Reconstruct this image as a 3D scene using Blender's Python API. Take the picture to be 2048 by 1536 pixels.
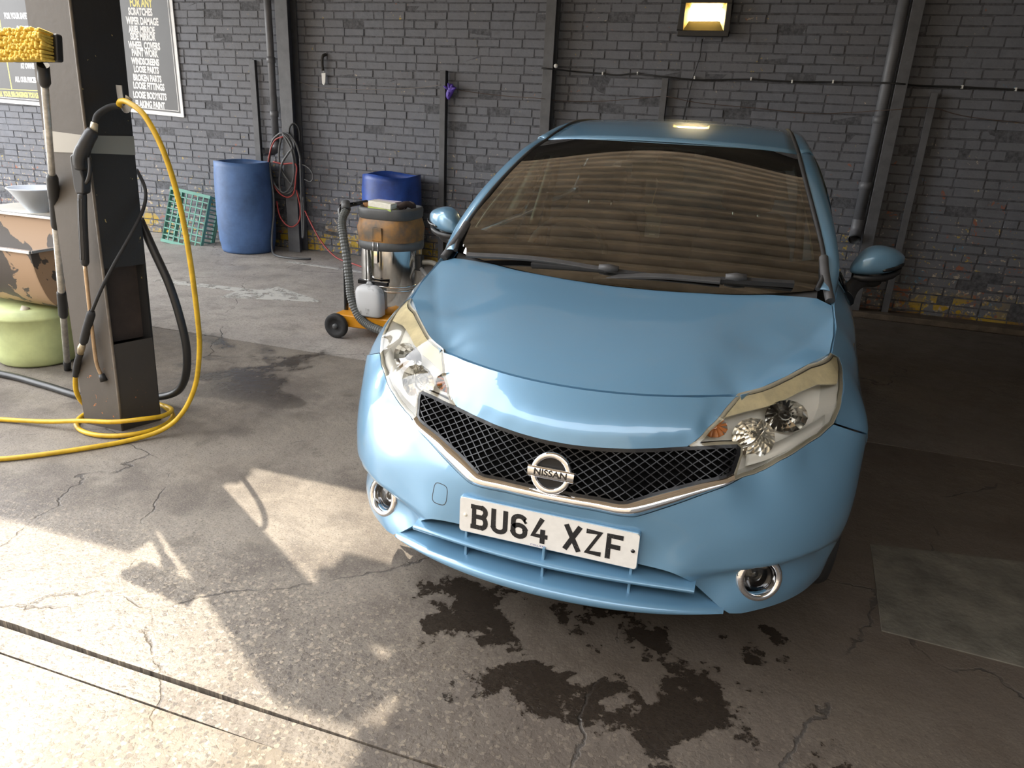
import bpy, bmesh, math, random
import numpy as np
from mathutils import Vector, Matrix
from mathutils.geometry import delaunay_2d_cdt

random.seed(7); rng = np.random.default_rng(7)
scene = bpy.context.scene
for o in list(bpy.data.objects): bpy.data.objects.remove(o, do_unlink=True)
COL = scene.collection

# ------------------------------------------------------------------ camera, sky, sun, exposure
CAM_POS = Vector((0.428, -1.7207, 1.5260))
YAW, PITCH, ROLL = math.radians(-17.649), math.radians(20.124), math.radians(2.869)
_f = Vector((math.sin(YAW) * math.cos(PITCH), math.cos(YAW) * math.cos(PITCH), -math.sin(PITCH)))
_r = Vector((math.cos(YAW), -math.sin(YAW), 0)); _u = _r.cross(_f)
_rr = _r * math.cos(ROLL) + _u * math.sin(ROLL); _uu = -_r * math.sin(ROLL) + _u * math.cos(ROLL)
cam_d = bpy.data.cameras.new('camera'); cam = bpy.data.objects.new('camera', cam_d); COL.objects.link(cam)
M = Matrix((( _rr.x, _uu.x, -_f.x, CAM_POS.x), (_rr.y, _uu.y, -_f.y, CAM_POS.y), (_rr.z, _uu.z, -_f.z, CAM_POS.z), (0, 0, 0, 1)))
cam.matrix_world = M
cam_d.sensor_width = 36; cam_d.lens = 36 * 1454.05 / 2048; cam_d.clip_start = 0.05; cam_d.clip_end = 200
scene.camera = cam

SUN_DIR = Vector((-0.84, 0.543, 0.0)).normalized()          # horizontal direction towards the sun
SUN_EL = math.radians(57)
to_sun = Vector((SUN_DIR.x * math.cos(SUN_EL), SUN_DIR.y * math.cos(SUN_EL), math.sin(SUN_EL)))
world = bpy.data.worlds.new('sky'); scene.world = world; world.use_nodes = True
wn = world.node_tree.nodes; wl = world.node_tree.links; wn.clear()
wo = wn.new('ShaderNodeOutputWorld'); wb = wn.new('ShaderNodeBackground'); ws = wn.new('ShaderNodeTexSky')
ws.sky_type = 'NISHITA'; ws.sun_disc = False; ws.sun_elevation = SUN_EL
ws.sun_rotation = math.atan2(SUN_DIR.x, SUN_DIR.y); ws.air_density = 1.3; ws.dust_density = 1.2; ws.ozone_density = 0.8
wb.inputs['Strength'].default_value = 0.50
whs = wn.new('ShaderNodeHueSaturation'); whs.inputs['Saturation'].default_value = 0.10
wl.new(ws.outputs[0], whs.inputs['Color']); wl.new(whs.outputs[0], wb.inputs['Color']); wl.new(wb.outputs[0], wo.inputs['Surface'])
sun_d = bpy.data.lights.new('sun', 'SUN'); sun = bpy.data.objects.new('sun', sun_d); COL.objects.link(sun)
sun_d.energy = 3.3; sun_d.angle = math.radians(0.53); sun_d.color = (1.0, 0.89, 0.72)
sun.rotation_euler = (-to_sun).to_track_quat('-Z', 'Y').to_euler(); sun.location = (-6, 4, 9)
vs = scene.view_settings
scene.display_settings.display_device = 'sRGB'
vs.view_transform = 'Standard'; vs.look = 'None'; vs.gamma = 1.0; vs.exposure = 1.48; vs.use_curve_mapping = False

# ------------------------------------------------------------------ helpers
def tag(o, label=None, cat=None, group=None, kind=None):
    if label: o['label'] = label
    if cat: o['category'] = cat
    if group: o['group'] = group
    if kind: o['kind'] = kind
    return o

def empty(name, loc=(0, 0, 0), label=None, cat=None, group=None, kind=None):
    o = bpy.data.objects.new(name, None); COL.objects.link(o); o.location = loc; o.empty_display_size = .1
    return tag(o, label, cat, group, kind)

def link_mesh(name, me, mat, parent=None):
    o = bpy.data.objects.new(name, me); COL.objects.link(o)
    if mat is not None and not me.materials: me.materials.append(mat)
    if parent is not None:
        o.parent = parent
        o.matrix_parent_inverse = Matrix.Translation(-parent.location) if parent.type == 'EMPTY' else Matrix.Identity(4)
    return o

class MB:
    """collects shapes, builds ONE mesh object"""
    def __init__(s): s.v = []; s.f = []; s.sm = []
    def add(s, v, f, smooth=False):
        n = len(s.v); s.v += [tuple(map(float, p)) for p in v]; s.f += [tuple(i + n for i in q) for q in f]; s.sm += [smooth] * len(f); return s
    def box(s, a, b, rot=None, piv=None):
        x0, y0, z0 = a; x1, y1, z1 = b
        v = [Vector(p) for p in ((x0,y0,z0),(x1,y0,z0),(x1,y1,z0),(x0,y1,z0),(x0,y0,z1),(x1,y0,z1),(x1,y1,z1),(x0,y1,z1))]
        if rot is not None:
            c = Vector(piv) if piv else (v[0] + v[6]) / 2
            v = [rot @ (p - c) + c for p in v]
        return s.add(v, [(0,3,2,1),(4,5,6,7),(0,1,5,4),(1,2,6,5),(2,3,7,6),(3,0,4,7)])
    def prism(s, poly, axis, d0, d1, smooth=False):
        """poly: 2D points, extruded along axis ('x','y','z') from d0 to d1"""
        def P(p, d): return {'x': (d, p[0], p[1]), 'y': (p[0], d, p[1]), 'z': (p[0], p[1], d)}[axis]
        n = len(poly); v = [P(p, d0) for p in poly] + [P(p, d1) for p in poly]
        f = [(i, (i + 1) % n, n + (i + 1) % n, n + i) for i in range(n)]
        s.add(v, f, smooth); return s.add(v, [tuple(range(n))[::-1], tuple(range(n, 2 * n))])
    def tube(s, pts, r, seg=8, closed=False, caps=True, smooth=True):
        pts = [Vector(p) for p in pts]; n = len(pts); rs = r if hasattr(r, '__len__') else [r] * n
        T = []
        for i in range(n):
            a = pts[(i - 1) % n] if (i > 0 or closed) else pts[0]; b = pts[(i + 1) % n] if (i < n - 1 or closed) else pts[-1]
            T.append((b - a).normalized() if (b - a).length > 1e-9 else Vector((0, 0, 1)))
        up = Vector((0, 0, 1)) if abs(T[0].z) < .9 else Vector((1, 0, 0)); N = (up - T[0] * up.dot(T[0])).normalized(); v = []
        for i in range(n):
            N = N - T[i] * N.dot(T[i]); N = N.normalized() if N.length > 1e-6 else T[i].orthogonal().normalized(); B = T[i].cross(N)
            for k in range(seg):
                a = 2 * math.pi * k / seg; v.append(pts[i] + (N * math.cos(a) + B * math.sin(a)) * rs[i])
        m = n if closed else n - 1
        f = [(i * seg + k, i * seg + (k + 1) % seg, ((i + 1) % n) * seg + (k + 1) % seg, ((i + 1) % n) * seg + k) for i in range(m) for k in range(seg)]
        s.add(v, f, smooth)
        if caps and not closed: s.add(v[:seg], [tuple(range(seg))[::-1]]); s.add(v[-seg:], [tuple(range(seg))])
        return s
    def lathe(s, prof, seg=32, mat4=None, smooth=True, a0=0., a1=2 * math.pi):
        full = abs(a1 - a0 - 2 * math.pi) < 1e-6; m = seg if full else seg + 1; v = []
        for (r, z) in prof:
            for k in range(m):
                a = a0 + (a1 - a0) * k / seg; p = Vector((r * math.cos(a), r * math.sin(a), z)); v.append(mat4 @ p if mat4 else p)
        f = [(i * m + k, i * m + (k + 1) % m, (i + 1) * m + (k + 1) % m, (i + 1) * m + k) for i in range(len(prof) - 1) for k in range(m if full else seg)]
        return s.add(v, f, smooth)
    def cyl(s, a, b, r, seg=16, smooth=True): return s.tube([a, b], r, seg, smooth=smooth)
    def grid(s, P, smooth=True):
        n, m = len(P), len(P[0]); v = [p for row in P for p in row]
        return s.add(v, [(i * m + j, i * m + j + 1, (i + 1) * m + j + 1, (i + 1) * m + j) for i in range(n - 1) for j in range(m - 1)], smooth)
    def sweep(s, pts, nrm, w, d, closed=False):
        """rectangular bar along pts on a surface: w across, d along the normal, top at pts"""
        n = len(pts); v = []
        for i in range(n):
            t = (Vector(pts[min(i + 1, n - 1)]) - Vector(pts[max(i - 1, 0)])).normalized(); nn = Vector(nrm[i]); b = t.cross(nn).normalized() * (w / 2); p = Vector(pts[i])
            v += [p - b, p + b, p + b - nn * d, p - b - nn * d]
        f = [(i * 4 + k, i * 4 + (k + 1) % 4, i * 4 + 4 + (k + 1) % 4, i * 4 + 4 + k) for i in range(n - 1) for k in range(4)]
        return s.add(v, f)
    def build(s, name, mat, parent=None, bevel=0, sub=0, fix=True, solid=0, thr=None):
        me = bpy.data.meshes.new(name); me.from_pydata(s.v, [], s.f)
        me.polygons.foreach_set('use_smooth', s.sm)
        if fix:
            bm = bmesh.new(); bm.from_mesh(me); bmesh.ops.remove_doubles(bm, verts=bm.verts, dist=1e-5); bmesh.ops.recalc_face_normals(bm, faces=bm.faces); bm.to_mesh(me); bm.free()
        o = link_mesh(name, me, mat, parent)
        if solid:
            m = o.modifiers.new('s', 'SOLIDIFY'); m.thickness = solid; m.offset = 0
        if bevel:
            m = o.modifiers.new('b', 'BEVEL'); m.width = bevel; m.segments = 2; m.limit_method = 'ANGLE'; m.angle_limit = math.radians(40)
            me.polygons.foreach_set('use_smooth', [True] * len(me.polygons)); m.harden_normals = True
        if sub:
            m = o.modifiers.new('u', 'SUBSURF'); m.levels = sub; m.render_levels = sub
            me.polygons.foreach_set('use_smooth', [True] * len(me.polygons))
        me.update()
        return o

def spline(pts, n=12, closed=False):
    """Catmull-Rom through pts"""
    P = [np.array(p, float) for p in pts]; out = []; N = len(P)
    for i in range(N if closed else N - 1):
        p0 = P[(i - 1) % N] if (i > 0 or closed) else 2 * P[0] - P[1]; p1 = P[i]; p2 = P[(i + 1) % N]; p3 = P[(i + 2) % N] if (i + 2 < N or closed) else 2 * P[-1] - P[-2]
        for k in range(n):
            t = k / n; out.append(.5 * (2 * p1 + (p2 - p0) * t + (2 * p0 - 5 * p1 + 4 * p2 - p3) * t * t + (3 * p1 - p0 - 3 * p2 + p3) * t ** 3))
    if not closed: out.append(P[-1])
    return out

def resample(pts, n):
    P = np.array(pts, float); d = np.r_[0, np.cumsum(np.linalg.norm(np.diff(P, axis=0), axis=1))]; t = np.linspace(0, d[-1], n)
    return np.stack([np.interp(t, d, P[:, k]) for k in range(P.shape[1])], 1)

class TPS:
    """thin plate spline f(a,b)"""
    def __init__(s, ab, f, lam=1e-5):
        s.c = np.array(ab, float); f = np.array(f, float); n = len(s.c)
        K = s.phi(np.linalg.norm(s.c[:, None] - s.c[None], axis=2)) + lam * np.eye(n); Pm = np.c_[np.ones(n), s.c]
        A = np.block([[K, Pm], [Pm.T, np.zeros((3, 3))]]); s.w = np.linalg.solve(A, np.r_[f, 0, 0, 0])
    @staticmethod
    def phi(r): return np.where(r > 1e-9, r * r * np.log(np.maximum(r, 1e-9)), 0.)
    def __call__(s, ab):
        ab = np.atleast_2d(ab); return s.phi(np.linalg.norm(ab[:, None] - s.c[None], axis=2)) @ s.w[:-3] + np.c_[np.ones(len(ab)), ab] @ s.w[-3:]

def inside(poly, p):
    """vectorised point in polygon"""
    x, y = p[:, 0], p[:, 1]; c = np.zeros(len(p), bool); n = len(poly)
    for i in range(n):
        x1, y1 = poly[i]; x2, y2 = poly[(i + 1) % n]
        if y1 == y2: continue
        c ^= ((y1 > y) != (y2 > y)) & (x < (x2 - x1) * (y - y1) / (y2 - y1) + x1)
    return c

def dist_poly(poly, p, closed=True):
    d = np.full(len(p), 1e9); n = len(poly); P = np.array(poly, float)
    for i in range(n if closed else n - 1):
        a, b = P[i], P[(i + 1) % n]; e = b - a; l = (e @ e) or 1e-12
        t = np.clip(((p - a) @ e) / l, 0, 1); d = np.minimum(d, np.linalg.norm(p - a - t[:, None] * e, axis=1))
    return d

def dedupe(loop, eps=1e-4):
    out = []
    for p in loop:
        if not out or (abs(p[0] - out[-1][0]) + abs(p[1] - out[-1][1])) > eps: out.append((float(p[0]), float(p[1])))
    if len(out) > 1 and abs(out[0][0] - out[-1][0]) + abs(out[0][1] - out[-1][1]) < eps: out.pop()
    return out

def densify(loop, step):
    out = []
    for i in range(len(loop)):
        a = np.array(loop[i]); b = np.array(loop[(i + 1) % len(loop)]); k = max(1, int(np.linalg.norm(b - a) / step))
        out += [tuple(a + (b - a) * j / k) for j in range(k)]
    return out

def panel(name, loop, surf, step, mat, parent, flange=.012, ref=None, holes=(), off=0., thick=0):
    """panel cut from a surface: loop in parameter space, surf(N,2)->(N,3)"""
    loops = [densify(dedupe(loop), step)] + [densify(dedupe(h), step * .6) for h in holes]
    v2 = []; e2 = []
    for L in loops:
        n0 = len(v2); v2 += L; e2 += [(n0 + i, n0 + (i + 1) % len(L)) for i in range(len(L))]
    P = np.array(loops[0]); lo, hi = P.min(0), P.max(0)
    g = np.stack(np.meshgrid(np.arange(lo[0], hi[0], step), np.arange(lo[1], hi[1], step), indexing='ij'), -1)
    g[:, ::2, 0] += step / 2
    g = g.reshape(-1, 2); g = g[inside(loops[0], g)]; g = g[dist_poly(loops[0], g) > step * .45]
    for h in loops[1:]:
        g = g[~inside(h, g)]; g = g[dist_poly(h, g) > step * .3]
    v2 += [tuple(map(float, p)) for p in g]
    vo, eo, fo, *_ = delaunay_2d_cdt([Vector(p) for p in v2], e2, [], 1, 1e-6)
    ab = np.array([tuple(p) for p in vo])
    fc = np.array([ab[list(f)].mean(0) for f in fo]); ok_ = inside(loops[0], fc)
    for h in loops[1:]: ok_ &= ~inside(h, fc)
    keep = [list(f) for f, k in zip(fo, ok_) if k]
    X = surf(ab)
    bm = bmesh.new(); bv = [bm.verts.new(p) for p in X]
    for f in keep:
        try: bm.faces.new([bv[i] for i in f])
        except ValueError: pass
    bmesh.ops.delete(bm, geom=[v for v in bm.verts if not v.link_faces], context='VERTS')
    bm.normal_update()
    if ref is not None:
        s = sum(f.normal.dot(f.calc_center_median() - Vector(ref)) * f.calc_area() for f in bm.faces)
        if s < 0: bmesh.ops.reverse_faces(bm, faces=bm.faces)
    bm.normal_update()
    if off:
        for v, n in [(v, v.normal.copy()) for v in bm.verts]: v.co += n * off
    for f in bm.faces: f.smooth = True
    if flange:
        be = [e for e in bm.edges if e.is_boundary]; nr = {v: v.normal.copy() for e in be for v in e.verts}
        # inner edge of a two-step rounded flange
        r = bmesh.ops.extrude_edge_only(bm, edges=be); nv = [g for g in r['geom'] if isinstance(g, bmesh.types.BMVert)]
        src = list(nr)
        co = {tuple(round(c, 6) for c in v.co): n for v, n in nr.items()}
        for v in nv:
            n = co.get(tuple(round(c, 6) for c in v.co))
            if n is not None: v.co -= n * flange
        for f in [g for g in r['geom'] if isinstance(g, bmesh.types.BMFace)]: f.smooth = False
        for e in be: e.smooth = False
    me = bpy.data.meshes.new(name); bm.to_mesh(me); bm.free()
    return link_mesh(name, me, mat, parent)

# ------------------------------------------------------------------ materials
def node_mat(name):
    m = bpy.data.materials.new(name); m.use_nodes = True; nt = m.node_tree; nt.nodes.clear()
    out = nt.nodes.new('ShaderNodeOutputMaterial'); b = nt.nodes.new('ShaderNodeBsdfPrincipled'); nt.links.new(b.outputs[0], out.inputs[0])
    return m, nt, b, out

def pm(name, col, rough=.5, metal=0., coat=0., coat_r=.03, noise=None, bump=None, spec=.5, emit=None, col2=None, dirt=None):
    m, nt, b, out = node_mat(name); N = nt.nodes; L = nt.links
    b.inputs['Base Color'].default_value = (*col, 1); b.inputs['Roughness'].default_value = rough; b.inputs['Metallic'].default_value = metal
    b.inputs['Coat Weight'].default_value = coat; b.inputs['Coat Roughness'].default_value = coat_r; b.inputs['Specular IOR Level'].default_value = spec
    if emit: b.inputs['Emission Color'].default_value = (*emit[0], 1); b.inputs['Emission Strength'].default_value = emit[1]
    g = N.new('ShaderNodeNewGeometry')
    if noise:
        t = N.new('ShaderNodeTexNoise'); t.inputs['Scale'].default_value = noise[0]; t.inputs['Detail'].default_value = 6; t.inputs['Roughness'].default_value = .65; L.new(g.outputs['Position'], t.inputs['Vector'])
        r = N.new('ShaderNodeValToRGB'); lo, hi = (noise[2], noise[3]) if len(noise) > 3 else (.35, .68)
        r.color_ramp.elements[0].position = lo; r.color_ramp.elements[1].position = hi
        k = noise[1]; c2 = col2 if col2 else tuple(c * (1 - k) for c in col)
        r.color_ramp.elements[0].color = (*c2, 1); r.color_ramp.elements[1].color = (*[min(1, c * (1 + (0 if col2 else k * .5))) for c in col], 1)
        L.new(t.outputs['Fac'], r.inputs[0]); L.new(r.outputs[0], b.inputs['Base Color'])
    if bump:
        t = N.new('ShaderNodeTexNoise'); t.inputs['Scale'].default_value = bump[0]; t.inputs['Detail'].default_value = 5; L.new(g.outputs['Position'], t.inputs['Vector'])
        bp_ = N.new('ShaderNodeBump'); bp_.inputs['Strength'].default_value = bump[1]; bp_.inputs['Distance'].default_value = bump[2] if len(bump) > 2 else .01
        L.new(t.outputs['Fac'], bp_.inputs['Height']); L.new(bp_.outputs[0], b.inputs['Normal'])
    return m

def glass_mat(name, tint=(.9, .95, .92), refl=1.0, rough=.0):
    m = bpy.data.materials.new(name); m.use_nodes = True; nt = m.node_tree; nt.nodes.clear(); N = nt.nodes; L = nt.links
    out = N.new('ShaderNodeOutputMaterial'); mix = N.new('ShaderNodeMixShader'); tr = N.new('ShaderNodeBsdfTransparent'); gl = N.new('ShaderNodeBsdfGlossy'); fr = N.new('ShaderNodeFresnel'); mu = N.new('ShaderNodeMath')
    tr.inputs['Color'].default_value = (*tint, 1); gl.inputs['Roughness'].default_value = rough; fr.inputs['IOR'].default_value = 1.52
    mu.operation = 'MULTIPLY'; mu.use_clamp = True; mu.inputs[1].default_value = refl
    L.new(fr.outputs[0], mu.inputs[0]); L.new(mu.outputs[0], mix.inputs[0]); L.new(tr.outputs[0], mix.inputs[1]); L.new(gl.outputs[0], mix.inputs[2]); L.new(mix.outputs[0], out.inputs[0])
    return m

MAT = {}
MAT['paint'] = pm('blue_paint', (.135, .280, .422), .33, .25, 1.0, .015)
MAT['paint'].node_tree.nodes['Principled BSDF'].inputs['Coat IOR'].default_value = 1.55
MAT['black_plastic'] = pm('black_plastic', (.015, .015, .016), .45)
MAT['grille_black'] = pm('grille_black', (.008, .008, .009), .3, spec=.35)
MAT['gloss_black'] = pm('gloss_black', (.006, .006, .007), .12, spec=.6)
MAT['grey_plastic'] = pm('grey_plastic', (.05, .05, .052), .55, noise=(30, .2))
MAT['rubber'] = pm('rubber', (.018, .018, .019), .75, noise=(25, .3))
MAT['chrome'] = pm('chrome', (.86, .86, .87), .06, 1.0)
MAT['chrome_dull'] = pm('reflector_chrome', (.88, .87, .84), .12, 1.0)
MAT['silver_plastic'] = pm('silver_plastic', (.90, .89, .86), .25, .0, .6)
MAT['shell'] = pm('dark_liner', (.004, .004, .004), .9, spec=.1)
MAT['windscreen'] = glass_mat('windscreen_glass', (.62, .66, .56), 5.0)
MAT['side_glass'] = glass_mat('side_glass', (.30, .34, .33), 1.3)
MAT['lens'] = glass_mat('lens_glass', (.97, .96, .92), 1.2)
MAT['alloy'] = pm('alloy', (.45, .45, .46), .3, .9)
# ================================================================== THE PLACE
# ---- procedural surface materials (world position based)
def nodes(nt):
    N = nt.nodes; L = nt.links
    class H: pass
    h = H(); h.N = N; h.L = L
    def mk(t, **k):
        n = N.new(t)
        for a, b in k.items(): setattr(n, a, b)
        return n
    h.mk = mk
    h.geo = mk('ShaderNodeNewGeometry'); h.pos = h.geo.outputs['Position']
    h.sep = mk('ShaderNodeSeparateXYZ'); L.new(h.pos, h.sep.inputs[0])
    def noise(scale, detail=5, rough=.6, vec=None, dist=0.):
        n = mk('ShaderNodeTexNoise'); n.inputs['Scale'].default_value = scale; n.inputs['Detail'].default_value = detail; n.inputs['Roughness'].default_value = rough; n.inputs['Distortion'].default_value = dist
        L.new(vec or h.pos, n.inputs['Vector']); return n.outputs['Fac']
    h.noise = noise
    def vor(scale, feature='F1', out='Distance', vec=None):
        n = mk('ShaderNodeTexVoronoi'); n.feature = feature; n.inputs['Scale'].default_value = scale; L.new(vec or h.pos, n.inputs['Vector']); return n.outputs[out]
    h.vor = vor
    def math_(op, a, b=None, c=None, clamp=False):
        n = mk('ShaderNodeMath'); n.operation = op; n.use_clamp = clamp
        for i, v in enumerate((a, b, c)):
            if v is None: continue
            if isinstance(v, (int, float)): n.inputs[i].default_value = v
            else: L.new(v, n.inputs[i])
        return n.outputs[0]
    h.m = math_
    def ramp(v, lo, hi):   # smooth 0..1
        n = mk('ShaderNodeMapRange'); n.interpolation_type = 'SMOOTHSTEP'; n.inputs['From Min'].default_value = lo; n.inputs['From Max'].default_value = hi; L.new(v, n.inputs['Value']); return n.outputs[0]
    h.ramp = ramp
    def mix(f, a, b):
        n = mk('ShaderNodeMix'); n.data_type = 'RGBA'
        if isinstance(f, (int, float)): n.inputs['Factor'].default_value = f
        else: L.new(f, n.inputs['Factor'])
        for s, v in ((6, a), (7, b)):
            if isinstance(v, tuple): n.inputs[s].default_value = (*v, 1)
            else: L.new(v, n.inputs[s])
        return n.outputs[2]
    h.mix = mix
    def bump(height, strength, dist, normal=None):
        n = mk('ShaderNodeBump'); n.inputs['Strength'].default_value = strength; n.inputs['Distance'].default_value = dist; L.new(height, n.inputs['Height'])
        if normal is not None: L.new(normal, n.inputs['Normal'])
        return n.outputs[0]
    h.bump = bump
    return h

def brick_material():
    m, nt, b, out = node_mat('painted_brick'); h = nodes(nt); L = nt.links; x, y, z = h.sep.outputs
    n1 = h.noise(1.3, 4); n2 = h.noise(14, 6); base = h.mix(h.ramp(n2, .3, .7), (.125, .134, .158), (.155, .164, .190)); base = h.mix(h.ramp(n1, .35, .65), base, (.135, .140, .158))
    base = h.mix(h.ramp(h.noise(3.0, 6, .7), .55, .75), base, (.102, .104, .114))
    # chips: fine noise threshold that loosens towards the ground
    low = h.ramp(z, 1.5, .1); chip = h.noise(26, 5, .7, dist=.4); patch = h.noise(2.6, 4, .6)
    thr = h.m('SUBTRACT', .68, h.m('ADD', h.m('MULTIPLY', low, .115), h.m('MULTIPLY', h.ramp(patch, .5, .7), .055)))
    cm = h.ramp(h.m('SUBTRACT', chip, thr), 0., .012)
    big = h.noise(5.5, 5, .62, dist=.8); rightm = h.ramp(x, -.6, 1.8); bt = h.m('SUBTRACT', .735, h.m('MULTIPLY', h.m('MULTIPLY', rightm, h.ramp(z, 2.1, 1.0)), .10)); cb = h.ramp(h.m('SUBTRACT', big, bt), 0., .015)
    hue = h.noise(7, 2); col = h.mix(h.ramp(hue, .42, .46), (.30, .11, .06), (.42, .36, .28)); col = h.mix(h.ramp(hue, .54, .57), col, (.45, .33, .06))
    blue = h.m('MULTIPLY', h.ramp(h.noise(4.1, 3), .56, .60), h.ramp(x, 1.2, 2.0)); col = h.mix(blue, col, (.06, .22, .36))
    colb = h.mix(blue, (.27, .105, .065), (.06, .22, .36))
    c = h.mix(cm, base, col); c = h.mix(cb, c, colb)
    # old yellow band at the foot
    yb = h.m('MULTIPLY', h.ramp(z, .30, .16), h.ramp(h.noise(6, 5, .7), .50, .54)); yb = h.m('MULTIPLY', yb, h.ramp(h.noise(1.1, 2), .40, .50)); c = h.mix(yb, c, (.42, .28, .02))
    rd = h.m('MULTIPLY', h.ramp(z, .12, .05), h.ramp(h.noise(2.3, 4), .52, .58)); c = h.mix(h.m('MULTIPLY', rd, .7), c, (.12, .05, .03))
    mo = h.m('MULTIPLY', h.ramp(z, .55, .1), h.ramp(h.noise(3.3, 5, .7), .56, .66)); c = h.mix(h.m('MULTIPLY', mo, .6), c, (.028, .032, .014))
    L.new(c, b.inputs['Base Color']); b.inputs['Roughness'].default_value = .62
    L.new(h.bump(h.noise(60, 5), .35, .006, h.bump(h.noise(9, 4), .4, .012)), b.inputs['Normal'])
    return m
MAT['brick'] = brick_material()
MAT['mortar'] = pm('painted_mortar', (.100, .104, .117), .8, noise=(30, .5), bump=(40, .5, .01))
MAT['steel_grey'] = pm('grey_painted_steel', (.092, .095, .105), .5, noise=(8, .25), bump=(30, .15, .004))

def floor_material(name, kind):
    m, nt, b, out = node_mat(name); h = nodes(nt); L = nt.links; x, y, z = h.sep.outputs
    flat = h.mk('ShaderNodeCombineXYZ'); L.new(x, flat.inputs[0]); L.new(y, flat.inputs[1]); fv = flat.outputs[0]
    n = lambda s, d=5, r=.6, dist=0.: h.noise(s, d, r, fv, dist)
    if kind == 'slab':
        base = h.mix(h.ramp(n(1.7, 5), .35, .65), (.125, .105, .086), (.190, .166, .138)); base = h.mix(h.ramp(n(9, 6, .7), .42, .68), base, (.215, .188, .152)); base = h.mix(h.ramp(n(1.1, 5, .7), .5, .64), base, (.095, .079, .066)); base = h.mix(h.m('MULTIPLY', h.ramp(n(4.5, 7, .75), .52, .62), .6), base, (.085, .071, .060)); base = h.mix(h.m('MULTIPLY', h.ramp(n(170, 2, .5), .5, .7), .45), base, (.26, .23, .19)); base = h.mix(h.m('MULTIPLY', h.ramp(n(140, 2, .5), .52, .66), .5), base, (.06, .05, .043))
    elif kind == 'tarmac':
        base = h.mix(h.ramp(n(1.3, 5), .35, .65), (.27, .245, .222), (.345, .316, .282)); base = h.mix(h.ramp(n(5, 6, .7), .45, .7), base, (.205, .185, .167)); base = h.mix(h.m('MULTIPLY', h.ramp(n(60, 3, .6), .5, .66), .5), base, (.13, .117, .105)); base = h.mix(h.m('MULTIPLY', h.ramp(n(75, 3, .6), .55, .7), .5), base, (.42, .39, .35))
    else:
        base = h.mix(h.ramp(n(1.5, 5), .35, .65), (.15, .124, .092), (.20, .168, .126))
    # exposed aggregate: pebbles in the near part
    dn = h.mk('ShaderNodeTexNoise'); dn.inputs['Scale'].default_value = 70; dn.inputs['Detail'].default_value = 3; L.new(fv, dn.inputs['Vector']); ds = h.mk('ShaderNodeVectorMath'); ds.operation = 'SCALE'; ds.inputs['Scale'].default_value = .022; L.new(dn.outputs['Color'], ds.inputs[0]); da = h.mk('ShaderNodeVectorMath'); da.operation = 'ADD'; L.new(fv, da.inputs[0]); L.new(ds.outputs[0], da.inputs[1]); pv = da.outputs[0]
    peb = h.vor(78, 'F1', 'Color', pv); pd = h.vor(78, 'F1', 'Distance', pv)
    hs = h.mk('ShaderNodeSeparateColor'); L.new(peb, hs.inputs[0]); pr = hs.outputs[0]
    pc = h.mix(h.ramp(pr, .3, .9), (.085, .07, .055), (.42, .35, .26)); pc = h.mix(h.ramp(hs.outputs[1], .86, .88), pc, (.025, .022, .022))
    edge = h.ramp(pd, .62, .40)
    near = h.ramp(y, .45, -.35) if kind == 'slab' else (1.0 if kind == 'yard' else 0.)
    pmk = h.m('MULTIPLY', h.m('MULTIPLY', edge, h.ramp(hs.outputs[2], .25, .35)), near); c = h.mix(h.m('MULTIPLY', pmk, .6), base, pc)
    c = h.mix(h.m('MULTIPLY', h.ramp(n(70, 3), .58, .68), .5), c, (.055, .046, .04))
    # browner and darker to the right: grime, plus light falloff put into the colour
    grime_falloff = h.m('MULTIPLY', h.ramp(x, -1.15, .25), .78); c = h.mix(grime_falloff, c, (.060, .045, .033))
    # wet and oily blotches in front of the car
    reg = h.m('MULTIPLY', h.m('MULTIPLY', h.ramp(x, -.65, -.35), h.ramp(x, 1.15, .6)), h.m('MULTIPLY', h.ramp(y, -.42, -.12), h.ramp(y, .5, .3)))
    bl = h.ramp(h.m('ADD', n(3.4, 8, .68), h.m('MULTIPLY', reg, .16)), .66, .69); wet = h.m('MULTIPLY', bl, h.ramp(reg, .02, .2)); c = h.mix(h.m('MULTIPLY', wet, .88), c, (.016, .012, .009))
    # damp run across the slab joint and by the post
    damp = h.m('MULTIPLY', h.ramp(n(1.1, 5, .65, .5), .50, .58), h.m('MULTIPLY', h.ramp(y, 2.7, 2.25), h.ramp(y, 1.0, 1.7))); damp = h.m('MULTIPLY', damp, h.ramp(x, -1.2, -1.8))
    c = h.mix(h.m('MULTIPLY', damp, .8), c, (.035, .030, .026))
    # cracks
    cr = h.vor(.62, 'DISTANCE_TO_EDGE', 'Distance', None)
    w = h.mk('ShaderNodeVectorMath'); w.operation = 'ADD'; wn_ = h.mk('ShaderNodeTexNoise'); wn_.inputs['Scale'].default_value = 3.5; wn_.inputs['Detail'].default_value = 6; L.new(fv, wn_.inputs['Vector']); wsx = h.mk('ShaderNodeVectorMath'); wsx.operation = 'SCALE'; wsx.inputs['Scale'].default_value = .22
    L.new(wn_.outputs['Color'], wsx.inputs[0]); L.new(fv, w.inputs[0]); L.new(wsx.outputs[0], w.inputs[1])
    vn = h.mk('ShaderNodeTexVoronoi'); vn.feature = 'DISTANCE_TO_EDGE'; vn.inputs['Scale'].default_value = .75; L.new(w.outputs[0], vn.inputs['Vector']); crk = h.ramp(vn.outputs['Distance'], .0040, .0010)
    crk = h.m('MULTIPLY', crk, h.ramp(n(2.2, 3), .46, .54))
    if kind != 'yard': c = h.mix(h.m('MULTIPLY', crk, .8), c, (.035, .03, .026))
    # old pale scuffs of paint
    sc = h.ramp(n(11, 6, .75), .72, .76); c = h.mix(h.m('MULTIPLY', sc, .4), c, (.36, .34, .31))
    L.new(c, b.inputs['Base Color'])
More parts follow.
